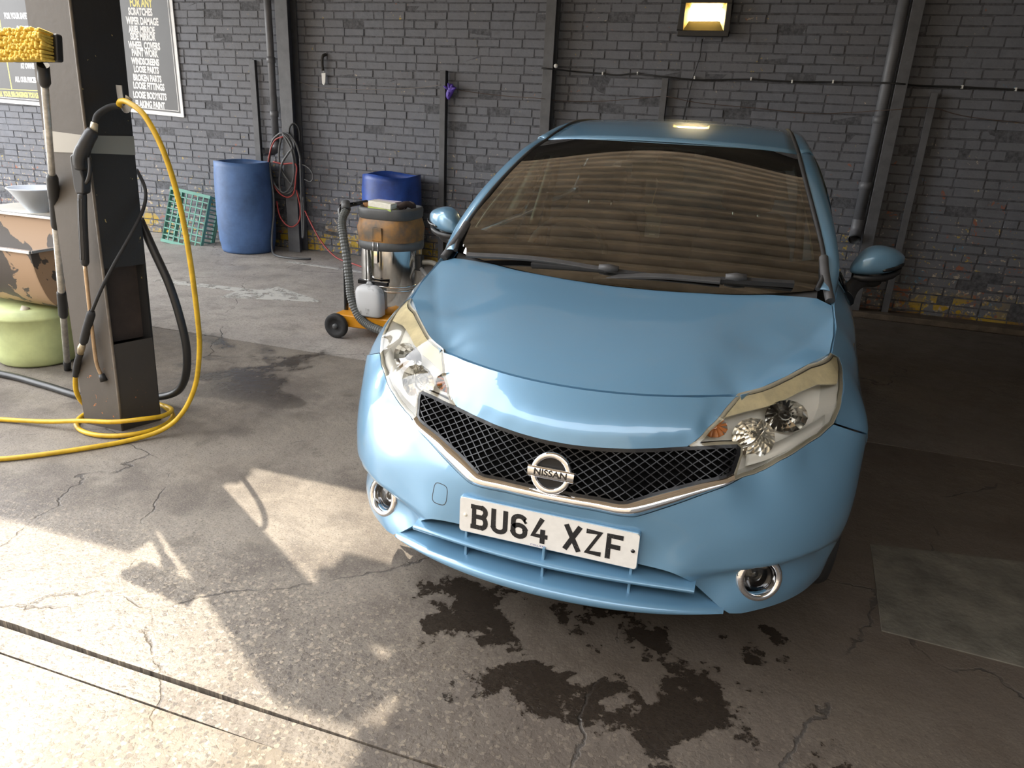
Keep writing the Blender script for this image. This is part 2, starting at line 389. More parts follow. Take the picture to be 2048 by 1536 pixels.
    rg = h.mix(h.ramp(n(2.4, 4), .35, .65), (.50, .50, .50), (.78, .78, .78)); rg = h.mix(h.m('MAXIMUM', wet, damp), rg, (.16, .16, .16))
    gl = h.m('MULTIPLY', h.m('MULTIPLY', h.ramp(x, -.6, -1.4), h.ramp(y, .25, -.1)), h.ramp(n(1.9, 3), .25, .5)) if kind != 'tarmac' else 0.
    rg = h.mix(gl, rg, (.42, .42, .42))
    L.new(rg, b.inputs['Roughness'])
    hgt = h.m('ADD', h.m('MULTIPLY', n(120, 4), .25), h.m('MULTIPLY', pmk, .16)); hgt = h.m('SUBTRACT', hgt, h.m('MULTIPLY', crk, .8))
    L.new(h.bump(hgt, .55, .006, h.bump(n(16, 5), .35, .012)), b.inputs['Normal'])
    return m
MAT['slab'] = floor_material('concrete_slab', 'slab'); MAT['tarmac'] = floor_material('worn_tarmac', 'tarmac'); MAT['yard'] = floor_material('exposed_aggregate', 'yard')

# ---- floor: back bay, middle slab, drain strip and yard, with real joints between them
def slab(name, x0, x1, y0, y1, top, mat, wob=None):
    b = MB(); n = 60; xs_ = np.linspace(x0, x1, n)
    f0 = [y0 + (wob[0] * math.sin(x * 3.1) * .5 + wob[0] * math.sin(x * 7.7 + 1) * .4 if wob else 0) for x in xs_]; f1 = [y1 + (wob[1] * math.sin(x * 2.7 + 2) * .5 + wob[1] * math.sin(x * 8.9) * .4 if wob else 0) for x in xs_]
    b.grid([[(x, y, -.2) for x, y in zip(xs_, f0)], [(x, y, top) for x, y in zip(xs_, f0)], [(x, y, top) for x, y in zip(xs_, f1)], [(x, y, -.2) for x, y in zip(xs_, f1)]], False)
    return tag(b.build(name, mat, None, fix=False), kind='structure')
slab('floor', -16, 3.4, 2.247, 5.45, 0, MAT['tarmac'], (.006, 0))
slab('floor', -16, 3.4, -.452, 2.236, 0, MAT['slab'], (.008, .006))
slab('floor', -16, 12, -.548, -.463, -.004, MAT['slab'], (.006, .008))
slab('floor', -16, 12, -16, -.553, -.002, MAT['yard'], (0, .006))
tag(MB().box((-16, -16, -.26), (12, 5.6, -.19)).build('floor', MAT['mortar']), kind='structure')
tag(MB().box((.95, 5.22, 0), (3.4, 5.44, .055)).build('trim_1', pm('kerb_concrete', (.11, .085, .062), .8, noise=(9, .4), bump=(30, .4)), bevel=.012), kind='structure')
pt_ = MB(); pt_.prism([(1.02, .55), (1.46, .525), (2.1, .50), (2.1, 1.30), (1.55, 1.21), (1.05, 1.12)], 'z', -.05, .004)
tag(pt_.build('concrete_patch', pm('patch_concrete', (.115, .106, .085), .75, noise=(7, .45), bump=(50, .5, .006)), bevel=.002), 'grey concrete repair patch let into the dark floor beside the car', 'floor patch')

# painted white arrow on the tarmac
paint_m, nt_, b_, out_ = node_mat('worn_road_paint'); h = nodes(nt_)
tr_ = h.mk('ShaderNodeBsdfTransparent'); mx_ = h.mk('ShaderNodeMixShader'); nt_.links.new(h.ramp(h.noise(7, 6, .75), .40, .52), mx_.inputs[0]); nt_.links.new(tr_.outputs[0], mx_.inputs[1]); nt_.links.new(b_.outputs[0], mx_.inputs[2]); nt_.links.new(mx_.outputs[0], out_.inputs[0])
b_.inputs['Base Color'].default_value = (.42, .41, .38, 1); b_.inputs['Roughness'].default_value = .7
ar = MB(); ar.prism([(-4.60, 3.34), (-3.75, 3.40), (-3.72, 3.16), (-2.88, 3.43), (-3.55, 3.72), (-3.62, 3.53), (-4.60, 3.46)], 'z', .0005, .0025)
tag(ar.build('painted_arrow', paint_m), 'worn white arrow painted on the tarmac pointing right', 'floor marking')
ar = MB(); ar.prism([(-4.15, 4.70), (-3.1, 4.62), (-3.1, 4.68), (-4.15, 4.77)], 'z', .0005, .0025)
tag(ar.build('painted_line', paint_m), 'thin worn white line painted on tarmac behind the vacuum cleaner', 'floor marking')

# ---- brick wall
WY = 5.42
wall = tag(MB().box((-16, WY, -.1), (3.5, WY + .25, 3.9)).build('wall_back', MAT['mortar']), kind='structure')
BW, BH, JT = .225, .0762, .0060
def brick_mesh(w, seed, d=.0075):
    r = random.Random(seed); fill = r.choice((0, 0, .0018, .0032)); hw, hh = (w - JT) / 2 + fill, (BH - JT) / 2 + fill; j = lambda a: r.uniform(-a, a); e = .0055
    v = [(-hw + j(.002), .012, -hh + j(.0015)), (hw + j(.002), .012, -hh + j(.0015)), (hw + j(.002), .012, hh + j(.0015)), (-hw + j(.002), .012, hh + j(.0015))]
    k = d * r.uniform(.30, .95); v += [(p[0] * (1 - e / hw), -k * r.uniform(.6, 1.15), p[2] * (1 - e / hh)) for p in v]
    me = bpy.data.meshes.new('brick'); me.from_pydata(v, [], [(4, 5, 6, 7), (0, 1, 5, 4), (1, 2, 6, 5), (2, 3, 7, 6), (3, 0, 4, 7)]); me.materials.append(MAT['brick']); return me
VAR = {'s': [brick_mesh(BW, i) for i in range(14)], 'h': [brick_mesh(BW / 2, 50 + i) for i in range(7)]}
cand = []
rows_n = int(3.6 / BH)
for r_ in range(rows_n):
    z = .006 + (r_ + .5) * BH; head = False; w = BW / 2 if head else BW; x = -9.6 + (0 if head else (BW * .25 + (BW / 2 if r_ % 2 else 0))); x += random.uniform(-.02, .02)
    while x < 3.4:
        if not head and random.random() < .11: ww, key = BW / 2, 'h'
        else: ww, key = w, ('h' if head else 's')
        if random.random() > .012: cand.append((x + ww / 2, z + random.uniform(-.002, .002), key))
        x += ww
def seen_rank(c):
    p = Vector((c[0], WY, c[1])); d = p - CAM_POS; zc = d.dot(_f); px = 1024 + 1454 * d.dot(_rr) / zc; py = 768 - 1454 * d.dot(_uu) / zc
    if not (-20 < px < 2070 and -12 < py < 700): return 1e9
    if c[1] < 1.58 and -1.75 < c[0] < 1.05: return 1e9
    return d.length
order = sorted(range(len(cand)), key=lambda i: seen_rank(cand[i])); single = set(i for i in order[:300] if seen_rank(cand[i]) < 1e8)
rest = MB()
for i, (x, z, key) in enumerate(cand):
    me = random.choice(VAR[key]); dy = random.gauss(0, .0022); rt = random.gauss(0, .004)
    if i in single:
        o = bpy.data.objects.new('brick', me); COL.objects.link(o); o.parent = wall; o.location = (x, WY + dy, z); o.rotation_euler = (0, rt, 0)
    else:
        c_, s_ = math.cos(rt), math.sin(rt)
        rest.add([(x + v.co.x * c_ + v.co.z * s_, WY + dy + v.co.y, z - v.co.x * s_ + v.co.z * c_) for v in me.vertices], [tuple(p.vertices) for p in me.polygons])
tag(rest.build('bricks', MAT['brick'], wall, fix=False), kind='stuff')

# right hand side wall of the bay
tag(MB().box((3.4, -6.5, -.1), (3.6, 5.7, 3.9)).build('wall_right', pm('painted_wall', (.05, .05, .052), .8, noise=(6, .4))), kind='structure')

# ---- canopy roof out of view: corrugated sheets on purlins, edges and gaps shaped for the light
RH = 3.4
roof_m = pm('roof_sheet', (.80, .69, .55), .5, noise=(2.5, .3)); dark_m = pm('roof_boarding', (.035, .032, .03), .8, noise=(3, .3))
def sheet(x0, x1, y0, y1, z=RH, pitch=.19):
    prof = [(0, 0), (.22, 0), (.34, .07), (.88, .07)]; ys = []; k = math.floor(y0 / pitch) - 1
    hgt = lambda y: float(np.interp((y / pitch) % 1, [0, .22, .34, .88, 1.0], [0, 0, .07, .07, 0]))
    ys = sorted({round(y0, 5), round(y1, 5)} | {round((q + a) * pitch, 5) for q in range(k, k + int((y1 - y0) / pitch) + 4) for a, _ in prof if y0 < (q + a) * pitch < y1})
    b = MB(); b.grid([[(x, yy, z + hgt(yy)) for x in (x0, x1)] for yy in ys], False); b.grid([[(x, yy, z + hgt(yy) + .004) for x in (x1, x0)] for yy in ys], False)
    return tag(b.build('ceiling', roof_m, None, fix=False), kind='structure')
sheet(-7.8, -3.40, 1.18, 1.90); sheet(-7.8, 3.5, 1.90, 3.52)
sheet(-2.22, 3.5, -2.2, .80); sheet(-2.20, 3.5, .80, 1.0); sheet(-2.60, -2.43, 1.0, 1.1); sheet(-2.31, 3.5, 1.0, 1.1); sheet(-2.705, 3.5, 1.1, 1.5); sheet(-2.30, 3.5, 1.5, 1.9)
tag(MB().box((-7.8, 3.50, RH - .06), (3.5, 5.7, RH + .14)).build('ceiling', dark_m), kind='structure')
tag(MB().box((-7.8, 1.20, RH - .18), (-3.43, 1.28, RH - .002)).build('trim_2', MAT['steel_grey']), kind='structure')

# unseen wall added behind the viewer to hold sky light off the car front
tag(MB().box((-14, -9.4, -.1), (12, -9.0, 7.0)).build('wall_skyblock', pm('skyblock_render', (.24, .20, .15), .85, noise=(1.5, .25))), kind='structure')
# ================================================================== THE CAR
car = empty('car', (0, 2.0, 0), 'light blue five-door hatchback car parked nose-out facing the viewer', 'car')
PAINT = MAT['paint']; YC = 1.0
def mir(p): return (-p[0], p[1], p[2])

# ---- measured curves of the front (x >= 0 half)
def seam(X): u = abs(X) / .461; return (X, .178 + .134 * u**2 + .009 * u**4, .816 + .006 * u**2 - .002 * u**4)
def gtop(X): u = abs(X) / .348; return (X, .073 + .111 * u**2 - .02 * u**4, .684 + .016 * u**2 + .002 * u**4)
def slatc(X): u = abs(X) / .408; return (X, -.025 + .05 * u**2 - .006 * u**4 , .347 + .001 * u**2 - .004 * u**4)
HL_LOW = [(.474, .150, .634), (.500, .172, .640), (.527, .192, .645), (.552, .207, .657), (.590, .227, .683), (.636, .271, .705), (.688, .336, .728), (.722, .391, .750)]
HL_OUT = [(.736, .421, .786), (.738, .451, .813), (.739, .517, .851), (.737, .572, .872), (.727, .605, .888), (.702, .590, .901)]
HL_TOP = [(.637, .495, .883), (.581, .428, .859), (.515, .353, .838), (.461, .304, .824)]
HL_IN = [(.425, .262, .788), (.386, .210, .745), (.348, .160, .702)]
NOTCH = [(.390, .170, .708), (.440, .184, .716), (.470, .192, .719), (.480, .192, .712), (.481, .186, .695), (.476, .172, .665)]

cp = []
for X in (0, .08, .16, .24, .32, .40, .455): cp.append(seam(X))
for X in (0, .08, .16, .24, .30, .348):
    a = np.array(seam(X * 1.1)); b = np.array(gtop(X)); cp.append(tuple(b))
    for t, k in ((.25, .016), (.5, .02), (.75, .013)):
        p = b + (a - b) * t; p[1] -= k; cp.append(tuple(p))
cp += HL_LOW + HL_OUT + HL_TOP + HL_IN + NOTCH
cp += [(.21, .014, .567), (.10, .009, .566), (0, .008, .565), (.34, .083, .605), (0, .043, .62), (.12, .05, .62), (.25, .085, .635), (.36, .135, .66)]
cp += [(.36, .078, .580), (.238, .021, .535), (.12, .011, .535), (0, .006, .535), (.47, .138, .625)]
cp += [(0, .014, .49), (.13, .016, .49), (.26, .024, .49), (0, .016, .40), (.13, .018, .40), (.26, .022, .40), (.36, .046, .47), (.364, .024, .384), (.45, .066, .41), (.45, .080, .48), (.45, .105, .56),
       (.55, .112, .43), (.55, .124, .50), (.55, .165, .58), (.65, .168, .43), (.65, .185, .50), (.65, .230, .60), (.66, .285, .68), (.75, .272, .43), (.755, .290, .50), (.765, .345, .61), (.78, .41, .70),
       (.815, .40, .43), (.825, .425, .53), (.832, .475, .62), (.836, .513, .689), (.845, .56, .50), (.845, .58, .66)]
cp += [(.53, .084, .254), (.60, .135, .262), (.70, .235, .262), (.775, .38, .25), (.80, .50, .24), (.72, .245, .345), (.795, .40, .345), (.60, .128, .345), (.50, .083, .345), (.84, .55, .35),
       (0, -.006, .36), (0, -.02, .28), (.25, .0, .28), (.42, .045, .28)]
cp = np.array(cp); cpm = cp[cp[:, 0] > 1e-6] * np.array([-1, 1, 1]); cp = np.r_[cp, cpm]
def to_tz(P): P = np.atleast_2d(np.array(P, float)); return np.stack([np.arctan2(P[:, 0], YC - P[:, 1]) * .85, P[:, 2]], 1)
_fr = TPS(to_tz(cp), np.hypot(cp[:, 0], YC - cp[:, 1]), 4e-4)

FOG = np.array([.607, .122, .348]); FOG_TZ = to_tz(FOG)[0]
def sstep(x, a, b): t = np.clip((x - a) / (b - a), 0, 1); return t * t * (3 - 2 * t)
# ridge above the fog lamp recess, in (t,z)
_rx = [to_tz((x, y, z))[0][0] for x, y, z in ((.36, .03, .384), (.46, .075, .4), (.60, .14, .425), (.70, .23, .43), (.78, .33, .42), (.82, .42, .40))]
_rz = [.384, .388, .406, .418, .412, .38]
def fascia(tz, off=0.):
    tz = np.atleast_2d(tz).copy(); r = _fr(tz)
    at = np.abs(tz[:, 0]); zr = np.interp(at, _rx, _rz)
    below = zr - tz[:, 1]                                             # positive under the ridge
    m = sstep(at, _rx[0] - .02, _rx[0] + .12) * (1 - sstep(at, _rx[4] - .02, _rx[5]))
    rec = sstep(below, 0., .028) * (1 - .75 * sstep(below, .04, .14)) * m
    r = r - .030 * rec
    # upper smile crease under the headlamps
    th = tz[:, 0] / .85; r = r + off
    return np.stack([r * np.sin(th), YC - r * np.cos(th), tz[:, 1]], 1)
def fnormal(tz, e=.004):
    tz = np.atleast_2d(tz); a = fascia(tz + [e, 0]) - fascia(tz - [e, 0]); b = fascia(tz + [0, e]) - fascia(tz - [0, e]); n = np.cross(a, b); return n / np.linalg.norm(n, axis=1)[:, None]
REF = (0, 1.2, .5)
def tz(*P): return [tuple(p) for p in to_tz(P)]
def inset(loop, d):
    """shrink a parameter loop by d for panel gaps"""
    P = np.array(densify(dedupe(loop), .02)); a = np.roll(P, 1, 0); b = np.roll(P, -1, 0); t = b - a; t /= np.linalg.norm(t, axis=1)[:, None] + 1e-12
    n = np.stack([-t[:, 1], t[:, 0]], 1); A = np.sum(P[:, 0] * np.roll(P[:, 1], -1) - np.roll(P[:, 0], -1) * P[:, 1])
    return [tuple(p) for p in P + n * d * (1 if A > 0 else -1)]
def sym(half):  # half: 3D points from centre to centre on x>=0 ; returns closed symmetric tz loop
    R_ = list(half); Lf = [mir(p) for p in half[::-1]]
    return tz(*(R_ + Lf))

# dark liner behind all the front panels
lin = MB(); tt = np.linspace(-1.0, 1.0, 61) * .92; zz = np.linspace(.24, .76, 24)
lin.grid([[tuple(p) for p in fascia(np.array([[t, z] for t in tt]), -.15)] for z in zz])
lin.build('front_liner', MAT['shell'], car, fix=False)

# ---- nose panel between bonnet and grille
half = [gtop(x) for x in np.linspace(0, .342, 18)] + [p for p in HL_IN[::-1]][1:] + [(.455, .297, .818)] + [seam(x) for x in np.linspace(.45, 0, 20)]
panel('nose_panel', inset(sym(half), .0025), fascia, .012, PAINT, car, .010, REF)

# ---- bumper skin
CHB = spline([(0, .006, .535), (.12, .011, .535), (.225, .019, .535), (.245, .024, .538)], 6) + [(.30, .05, .559), (.36, .078, .582), (.42, .11, .606), (.472, .140, .628)]
ARCH = [(.836, .513, .689), (.845, .545, .640), (.845, .520, .58), (.845, .490, .50), (.842, .475, .42), (.832, .470, .34), (.80, .470, .27)]
LOWE = [(.775, .38, .25), (.70, .235, .252), (.62, .15, .250), (.56, .10, .249), (.525, .080, .254)]
INTK = spline([(.500, .065, .272), (.455, .050, .312), (.415, .040, .348), (.375, .022, .378), (.33, .016, .389), (.25, .016, .391)], 5) + [(.12, .014, .391), (0, .013, .391)]
half = [tuple(p) for p in CHB] + HL_LOW[1:] + [(.732, .412, .742), (.785, .462, .715)] + ARCH + LOWE + [tuple(p) for p in INTK]
loop = inset(sym(half), .0022)
fogl = []
for s in (1, -1):
    fogl.append([(s * (FOG_TZ[0] + .046 * math.cos(a)), FOG_TZ[1] + .042 * math.sin(a)) for a in np.linspace(0, 2 * math.pi, 28, endpoint=False)])
panel('bumper', loop, fascia, .0125, PAINT, car, .016, REF, holes=fogl)

# towing eye cover outline on the bumper
c0 = to_tz((-.335, .05, .47))[0]; c0 = (c0[0] * 1.0, .468)
lp = []
for a in np.linspace(0, 2 * math.pi, 40, endpoint=False):
    ca, sa = math.cos(a), math.sin(a); lp.append((c0[0] + .0215 * math.copysign(abs(ca) ** .55, ca), c0[1] + .031 * math.copysign(abs(sa) ** .55, sa)))
q = fascia(np.array(lp + lp[:1]), .0004); nn = fnormal(np.array(lp + lp[:1]))
MB().sweep([tuple(p) for p in q], [tuple(-n) if n[1] > 0 else tuple(n) for n in nn], .0022, .001).build('tow_eye_cover', MAT['black_plastic'], car, fix=False)

# ---- grille
GB = [(0, .008, .565), (.10, .009, .566), (.195, .013, .566), (.215, .016, .569), (.34, .083, .608), (.455, .150, .640), (.470, .162, .648)]
ghalf = [gtop(x) for x in np.linspace(0, .348, 16)] + NOTCH + GB[::-1]
gloop = sym(ghalf); gpoly = inset(gloop, .002)
MBg = MB(); gp = np.array(gpoly)
panel('grille_back', gloop, lambda ab: fascia(ab, -.030), .02, MAT['shell'], car, 0, REF)
grm = MB(); sl = .66; lo, hi = gp.min(0), gp.max(0)
for sgn in (1, -1):
    for k in np.arange(-1.2, 1.6, .0195):
        u = np.arange(lo[0], hi[0], .006); zl = k + sgn * sl * u; ab = np.stack([u, zl], 1); ok = inside(gpoly, ab)
        i = 0
        while i < len(u):
            if ok[i]:
                j = i
                while j + 1 < len(u) and ok[j + 1]: j += 1
                if j > i:
                    seg = ab[i:j + 1:2] if (j - i) % 2 == 0 else np.r_[ab[i:j + 1:2], ab[j:j + 1]]
                    q = fascia(seg, -.004); nq = fnormal(seg); nq = np.where((nq[:, 1:2] > 0), -nq, nq)
                    grm.sweep([tuple(p) for p in q], [tuple(n) for n in nq], .0026, .013)
                i = j + 1
            else: i += 1
grm.build('grille_mesh', MAT['grille_black'], car, fix=False)
# black frame along the grille edge
fr = fascia(np.array(densify(dedupe(inset(gloop, .003)), .012)), -.001); fl = fnormal(np.array(densify(dedupe(inset(gloop, .003)), .012))); fl = np.where(fl[:, 1:2] > 0, -fl, fl)
fr = np.r_[fr, fr[:1]]; fl = np.r_[fl, fl[:1]]
MB().sweep([tuple(p) for p in fr], [tuple(n) for n in fl], .010, .014).build('grille_frame', MAT['grille_black'], car, fix=False)

# ---- chrome V trim : ridge between the lower grille edge and the bumper
top = resample([(-x, y, z) for x, y, z in GB[::-1]] + GB[1:], 90); bot = resample([(-x, y, z) for x, y, z in CHB[::-1]] + [tuple(p) for p in CHB[1:]], 90)
rows = []
for w, o in ((-.02, -.012), (.0, .004), (.18, .011), (.5, .0135), (.56, .0125), (.93, .004), (1.0, -.008)):
    P = top + (bot - top) * w; q = fascia(to_tz(P), o); rows.append([tuple(p) for p in q])
MB().grid(rows, smooth=True).build('grille_trim', MAT['chrome'], car, fix=False)

# ---- badge
badge = MB(); bc = Vector((0, .018, .617)); tilt = Matrix.Rotation(math.radians(-14), 4, 'X')
TB = Matrix.Translation(bc) @ tilt @ Matrix.Rotation(math.radians(90), 4, 'X')
badge.lathe([(.0515, -.012), (.0585, -.006), (.059, .003), (.055, .008), (.046, .008), (.0415, .003), (.0415, -.012)], 48, TB)
ring = badge.build('badge', MAT['chrome'], car)
b2 = MB(); bp2 = []
for x in np.linspace(-.0655, .0655, 14): bp2.append((x, .0105 - .002 * (x / .065) ** 2))
P = []
for z in (-.0150, -.0135, .0135, .0150):
    P.append([tuple(TB @ Vector((x, z, d - (.004 if abs(z) > .014 else 0)))) for x, d in bp2])
b2.grid(P); P2 = [[tuple(TB @ Vector((x, z, d))) for d in (.0105, -.004)] for x, z in ((-.0655, -.015), (-.0655, .015), (.0655, .015), (.0655, -.015), (-.0655, -.015))]
b2.grid(P2, False); b2.build('badge_bar', MAT['chrome'], ring)
MB().lathe([(0, -.006), (.044, -.006)], 32, TB).build('badge_back', MAT['grille_black'], ring)

def text_mesh(body, size, mat, mat4, name, parent=None, bold=0., sx=1., ext=.0006, align='CENTER', spacing=1.):
    cu = bpy.data.curves.new('t', 'FONT'); cu.body = body; cu.size = size; cu.offset = bold; cu.extrude = ext; cu.align_x = align; cu.align_y = 'CENTER'; cu.space_character = spacing; cu.resolution_u = 3
    o = bpy.data.objects.new('t', cu); COL.objects.link(o); bpy.context.view_layer.update()
    me = bpy.data.meshes.new_from_object(o.evaluated_get(bpy.context.evaluated_depsgraph_get()))
    bpy.data.objects.remove(o); bpy.data.curves.remove(cu)
    me.transform(mat4 @ Matrix.Diagonal((sx, 1, 1, 1))); me.materials.clear(); me.name = name
    for p in me.polygons: p.use_smooth = False
    return link_mesh(name, me, mat, parent)
text_mesh('NISSAN', .0245, MAT['gloss_black'], TB @ Matrix.Translation((0, -.0005, .0112)), 'badge_lettering', ring, .0006, 1.15)

# ---- number plate
plate_m = pm('plate_white', (.72, .70, .66), .4, noise=(40, .06))
pt = Matrix.Translation((0, .004, .4395)) @ Matrix.Rotation(math.radians(90), 4, 'X')
def rrect(w, h, r, n=6):
    o = []
    for cx, cy, a in ((w - r, h - r, 0), (-w + r, h - r, 90), (-w + r, -h + r, 180), (w - r, -h + r, 270)):
        o += [(cx + r * math.cos(math.radians(a + 90 * k / n)), cy + r * math.sin(math.radians(a + 90 * k / n))) for k in range(n + 1)]
    return o
mm = MB(); mm.prism([(x, z + .4375) for x, z in rrect(.2625, .0585, .010)], 'y', .0075, .055); mm.build('plate_mount', PAINT, car, bevel=.004)
mm = MB(); mm.prism([(x, z + .4395) for x, z in rrect(.26, .0545, .009)], 'y', .0035, .0075); plate = mm.build('number_plate', plate_m, car)
plate['label'] = 'white number plate with black characters'
def stroke(b, pts, w, T, y=.0030):
    """thick flat polyline with mitred joints"""
    P = [Vector(p) for p in pts]; n = len(P); Lf = []; Rt = []
    for i in range(n):
        d0 = (P[i] - P[i - 1]).normalized() if i > 0 else (P[1] - P[0]).normalized(); d1 = (P[i + 1] - P[i]).normalized() if i < n - 1 else d0
        n0 = Vector((-d0.y, d0.x)); n1 = Vector((-d1.y, d1.x)); mm_ = (n0 + n1); mm_ = mm_.normalized() if mm_.length > 1e-6 else n0; k = min(1.25, 1 / max(.35, mm_.dot(n0)))
        Lf.append(P[i] + mm_ * w / 2 * k); Rt.append(P[i] - mm_ * w / 2 * k)
    v = [T @ Vector((p.x, p.y, 0)) for p in Lf + Rt] + [T @ Vector((p.x, p.y, .0012)) for p in Lf + Rt]
    for i in range(n - 1):
        b.add([v[i], v[i + 1], v[n + i + 1], v[n + i], v[2 * n + i], v[2 * n + i + 1], v[3 * n + i + 1], v[3 * n + i]], [(4, 5, 6, 7), (0, 1, 5, 4), (3, 2, 6, 7), (0, 3, 7, 4), (1, 2, 6, 5)])
def arc(cx, cy, rx, ry, a0, a1, n=8): return [(cx + rx * math.cos(math.radians(a0 + (a1 - a0) * k / n)), cy + ry * math.sin(math.radians(a0 + (a1 - a0) * k / n))) for k in range(n + 1)]
GL = {  # 50 x 79 mm characters, 14 mm stroke, centreline in mm
 'B': [[(7, 7), (7, 72), (30, 72)] + arc(30, 57.5, 12, 14.5, 90, -60, 6), [(7, 7), (31, 7)] + arc(31, 24, 12, 17, -90, 90, 8) + [(7, 41)], [(-3, 7), (8, 7)], [(-3, 72), (8, 72)]],
 'U': [[(7, 79), (7, 22)] + arc(25, 22, 18, 15, 180, 360, 10) + [(43, 79)]],
 '6': [[(43, 60)] + arc(25, 57, 18, 15, 10, 180, 9) + [(7, 22)] + arc(25, 22, 18, 15, 180, 360, 9) + [(43, 30)] + arc(25, 30, 18, 14, 0, 160, 7)],
 '4': [[(32, 79), (7, 23), (50, 23)], [(35, 45), (35, 0)]],
 'X': [[(5, 0), (45, 79)], [(45, 0), (5, 79)]],
 'Z': [[(3, 72), (42, 72), (8, 7), (48, 7)]],
 'F': [[(7, 0), (7, 72), (46, 72)], [(7, 40), (40, 40)]],
}
chm = pm('plate_black', (.012, .012, .013), .45, noise=(160, 0, .30, .36), col2=(.35, .34, .33))
xs = {0: 'B', 1: 'U', 2: '6', 3: '4', 5: 'X', 6: 'Z', 7: 'F'}
x = -.2225
for i, ch in enumerate('BU64 XZF'):
    if ch == ' ': x += .036; continue
    T = Matrix.Translation((x, .0030, .4000)) @ Matrix.Rotation(math.radians(90), 4, 'X') @ Matrix.Scale(.001, 4)
    b = MB()
    for k_, s_ in enumerate(GL[ch]):
        q_ = MB(); stroke(q_, s_, 14.5, T); b.add([(p[0], .0036 if abs(p[1] - .0030) < 1e-7 else .0030 - .00012 * k_, p[2]) for p in q_.v], q_.f)
    # flatten scale of the extrusion
    b.build('plate_character', chm, plate, fix=False); x += .0597
text_mesh('COLLIERS', .0075, pm('plate_blue', (.03, .04, .25), .5), Matrix.Translation((-.02, .0034, .3905)) @ Matrix.Rotation(math.radians(90), 4, 'X'), 'plate_lettering', plate, 0, 1.4, .0001)
for X, mt in ((-.242, pm('screw_cap', (.75, .70, .6), .5)), (.246, MAT['gloss_black'])):
    MB().lathe([(0, .0035), (.004, .003), (.006, 0)], 16, Matrix.Translation((X, .0035, .4395)) @ Matrix.Rotation(math.radians(90), 4, 'X')).build('plate_screw', mt, plate)

# ---- lower intake : slats, struts, lip
def blade(fn, z_rear, depth, th, n=41, xm=.408):
    b = MB(); xs_ = np.linspace(-xm, xm, n); rows = []
    for k, (dy, dz) in enumerate(((depth, z_rear), (.012, .006), (0.002, .003), (0, 0), (.003, -th), (depth, z_rear - th - .004))):
        rows.append([(X, fn(X)[1] + dy, fn(X)[2] + dz) for X in xs_])
    b.grid(rows); return b
blade(slatc, .012, .085, .007, xm=.420).build('intake_slat', PAINT, car, fix=False)
def lipf(X): u = abs(X) / .5; return (X, -.05 + .100 * u**2 + .018 * u**4, .288 - .020 * u**2)
def lipb(X): u = abs(X) / .5; return (X, -.048 + .100 * u**2 + .018 * u**4, .262 - .002 * u**2)
xs_ = np.linspace(-.505, .505, 51); rows = []
for f, dy, dz in ((lipf, .115, .014), (lipf, .06, .012), (lipf, .02, .006), (lipf, .004, .002), (lipf, -.001, -.005), (lipb, -.003, .004), (lipb, .006, -.003), (lipb, .03, -.006)):
    rows.append([(X, f(X)[1] + dy, f(X)[2] + dz) for X in xs_])
MB().grid(rows).build('front_lip', PAINT, car, fix=False)
rows = [[(X, lipb(X)[1] + .018, .262) for X in xs_], [(X, lipb(X)[1] + .030, .240) for X in xs_], [(X, lipb(X)[1] + .07, .228) for X in xs_], [(X, .5, .22) for X in xs_]]
MB().grid(rows).build('underlip', MAT['black_plastic'], car, fix=False)
for X in (-.245, 0., .245):
    MB().box((X - .004, lipf(X)[1] + .045, .275), (X + .004, lipf(X)[1] + .12, .392)).build('intake_strut', PAINT, car, bevel=.0015)
MB().grid([[(X, lipf(X)[1] + .135, z) for X in np.linspace(-.5, .5, 21)] for z in (.25, .40)]).build('intake_back', MAT['shell'], car, fix=False)

# ---- fog lamps
for s in (1, -1):
    c = fascia(np.array([[s * FOG_TZ[0], FOG_TZ[1]]]))[0]; n = fnormal(np.array([[s * FOG_TZ[0], FOG_TZ[1]]]))[0]; n = -n if n[1] > 0 else n
    n = (Vector(n) + Vector((s * -.05, -.12, .02))).normalized(); T = Matrix.Translation(Vector(c) + n * .004) @ n.to_track_quat('Z', 'Y').to_matrix().to_4x4() @ Matrix.Scale(1.17, 4)
    fo = MB().lathe([(.037, -.022), (.0405, .0), (.044, .007), (.053, .006), (.0585, -.002), (.0605, -.02)], 40, T).build('fog_lamp', MAT['chrome'], car)
    MB().lathe([(.0, -.004), (.02, -.006), (.037, -.014)], 32, T).build('fog_lens', MAT['lens'], fo)
    MB().lathe([(.0, -.042), (.02, -.036), (.034, -.018), (.0375, -.012)], 32, T).build('fog_reflector', pm('fog_reflector', (.25, .25, .26), .12, 1.0), fo)
    MB().lathe([(.0, -.020), (.012, -.022), (.013, -.04)], 20, T).build('fog_bulb', MAT['gloss_black'], fo)

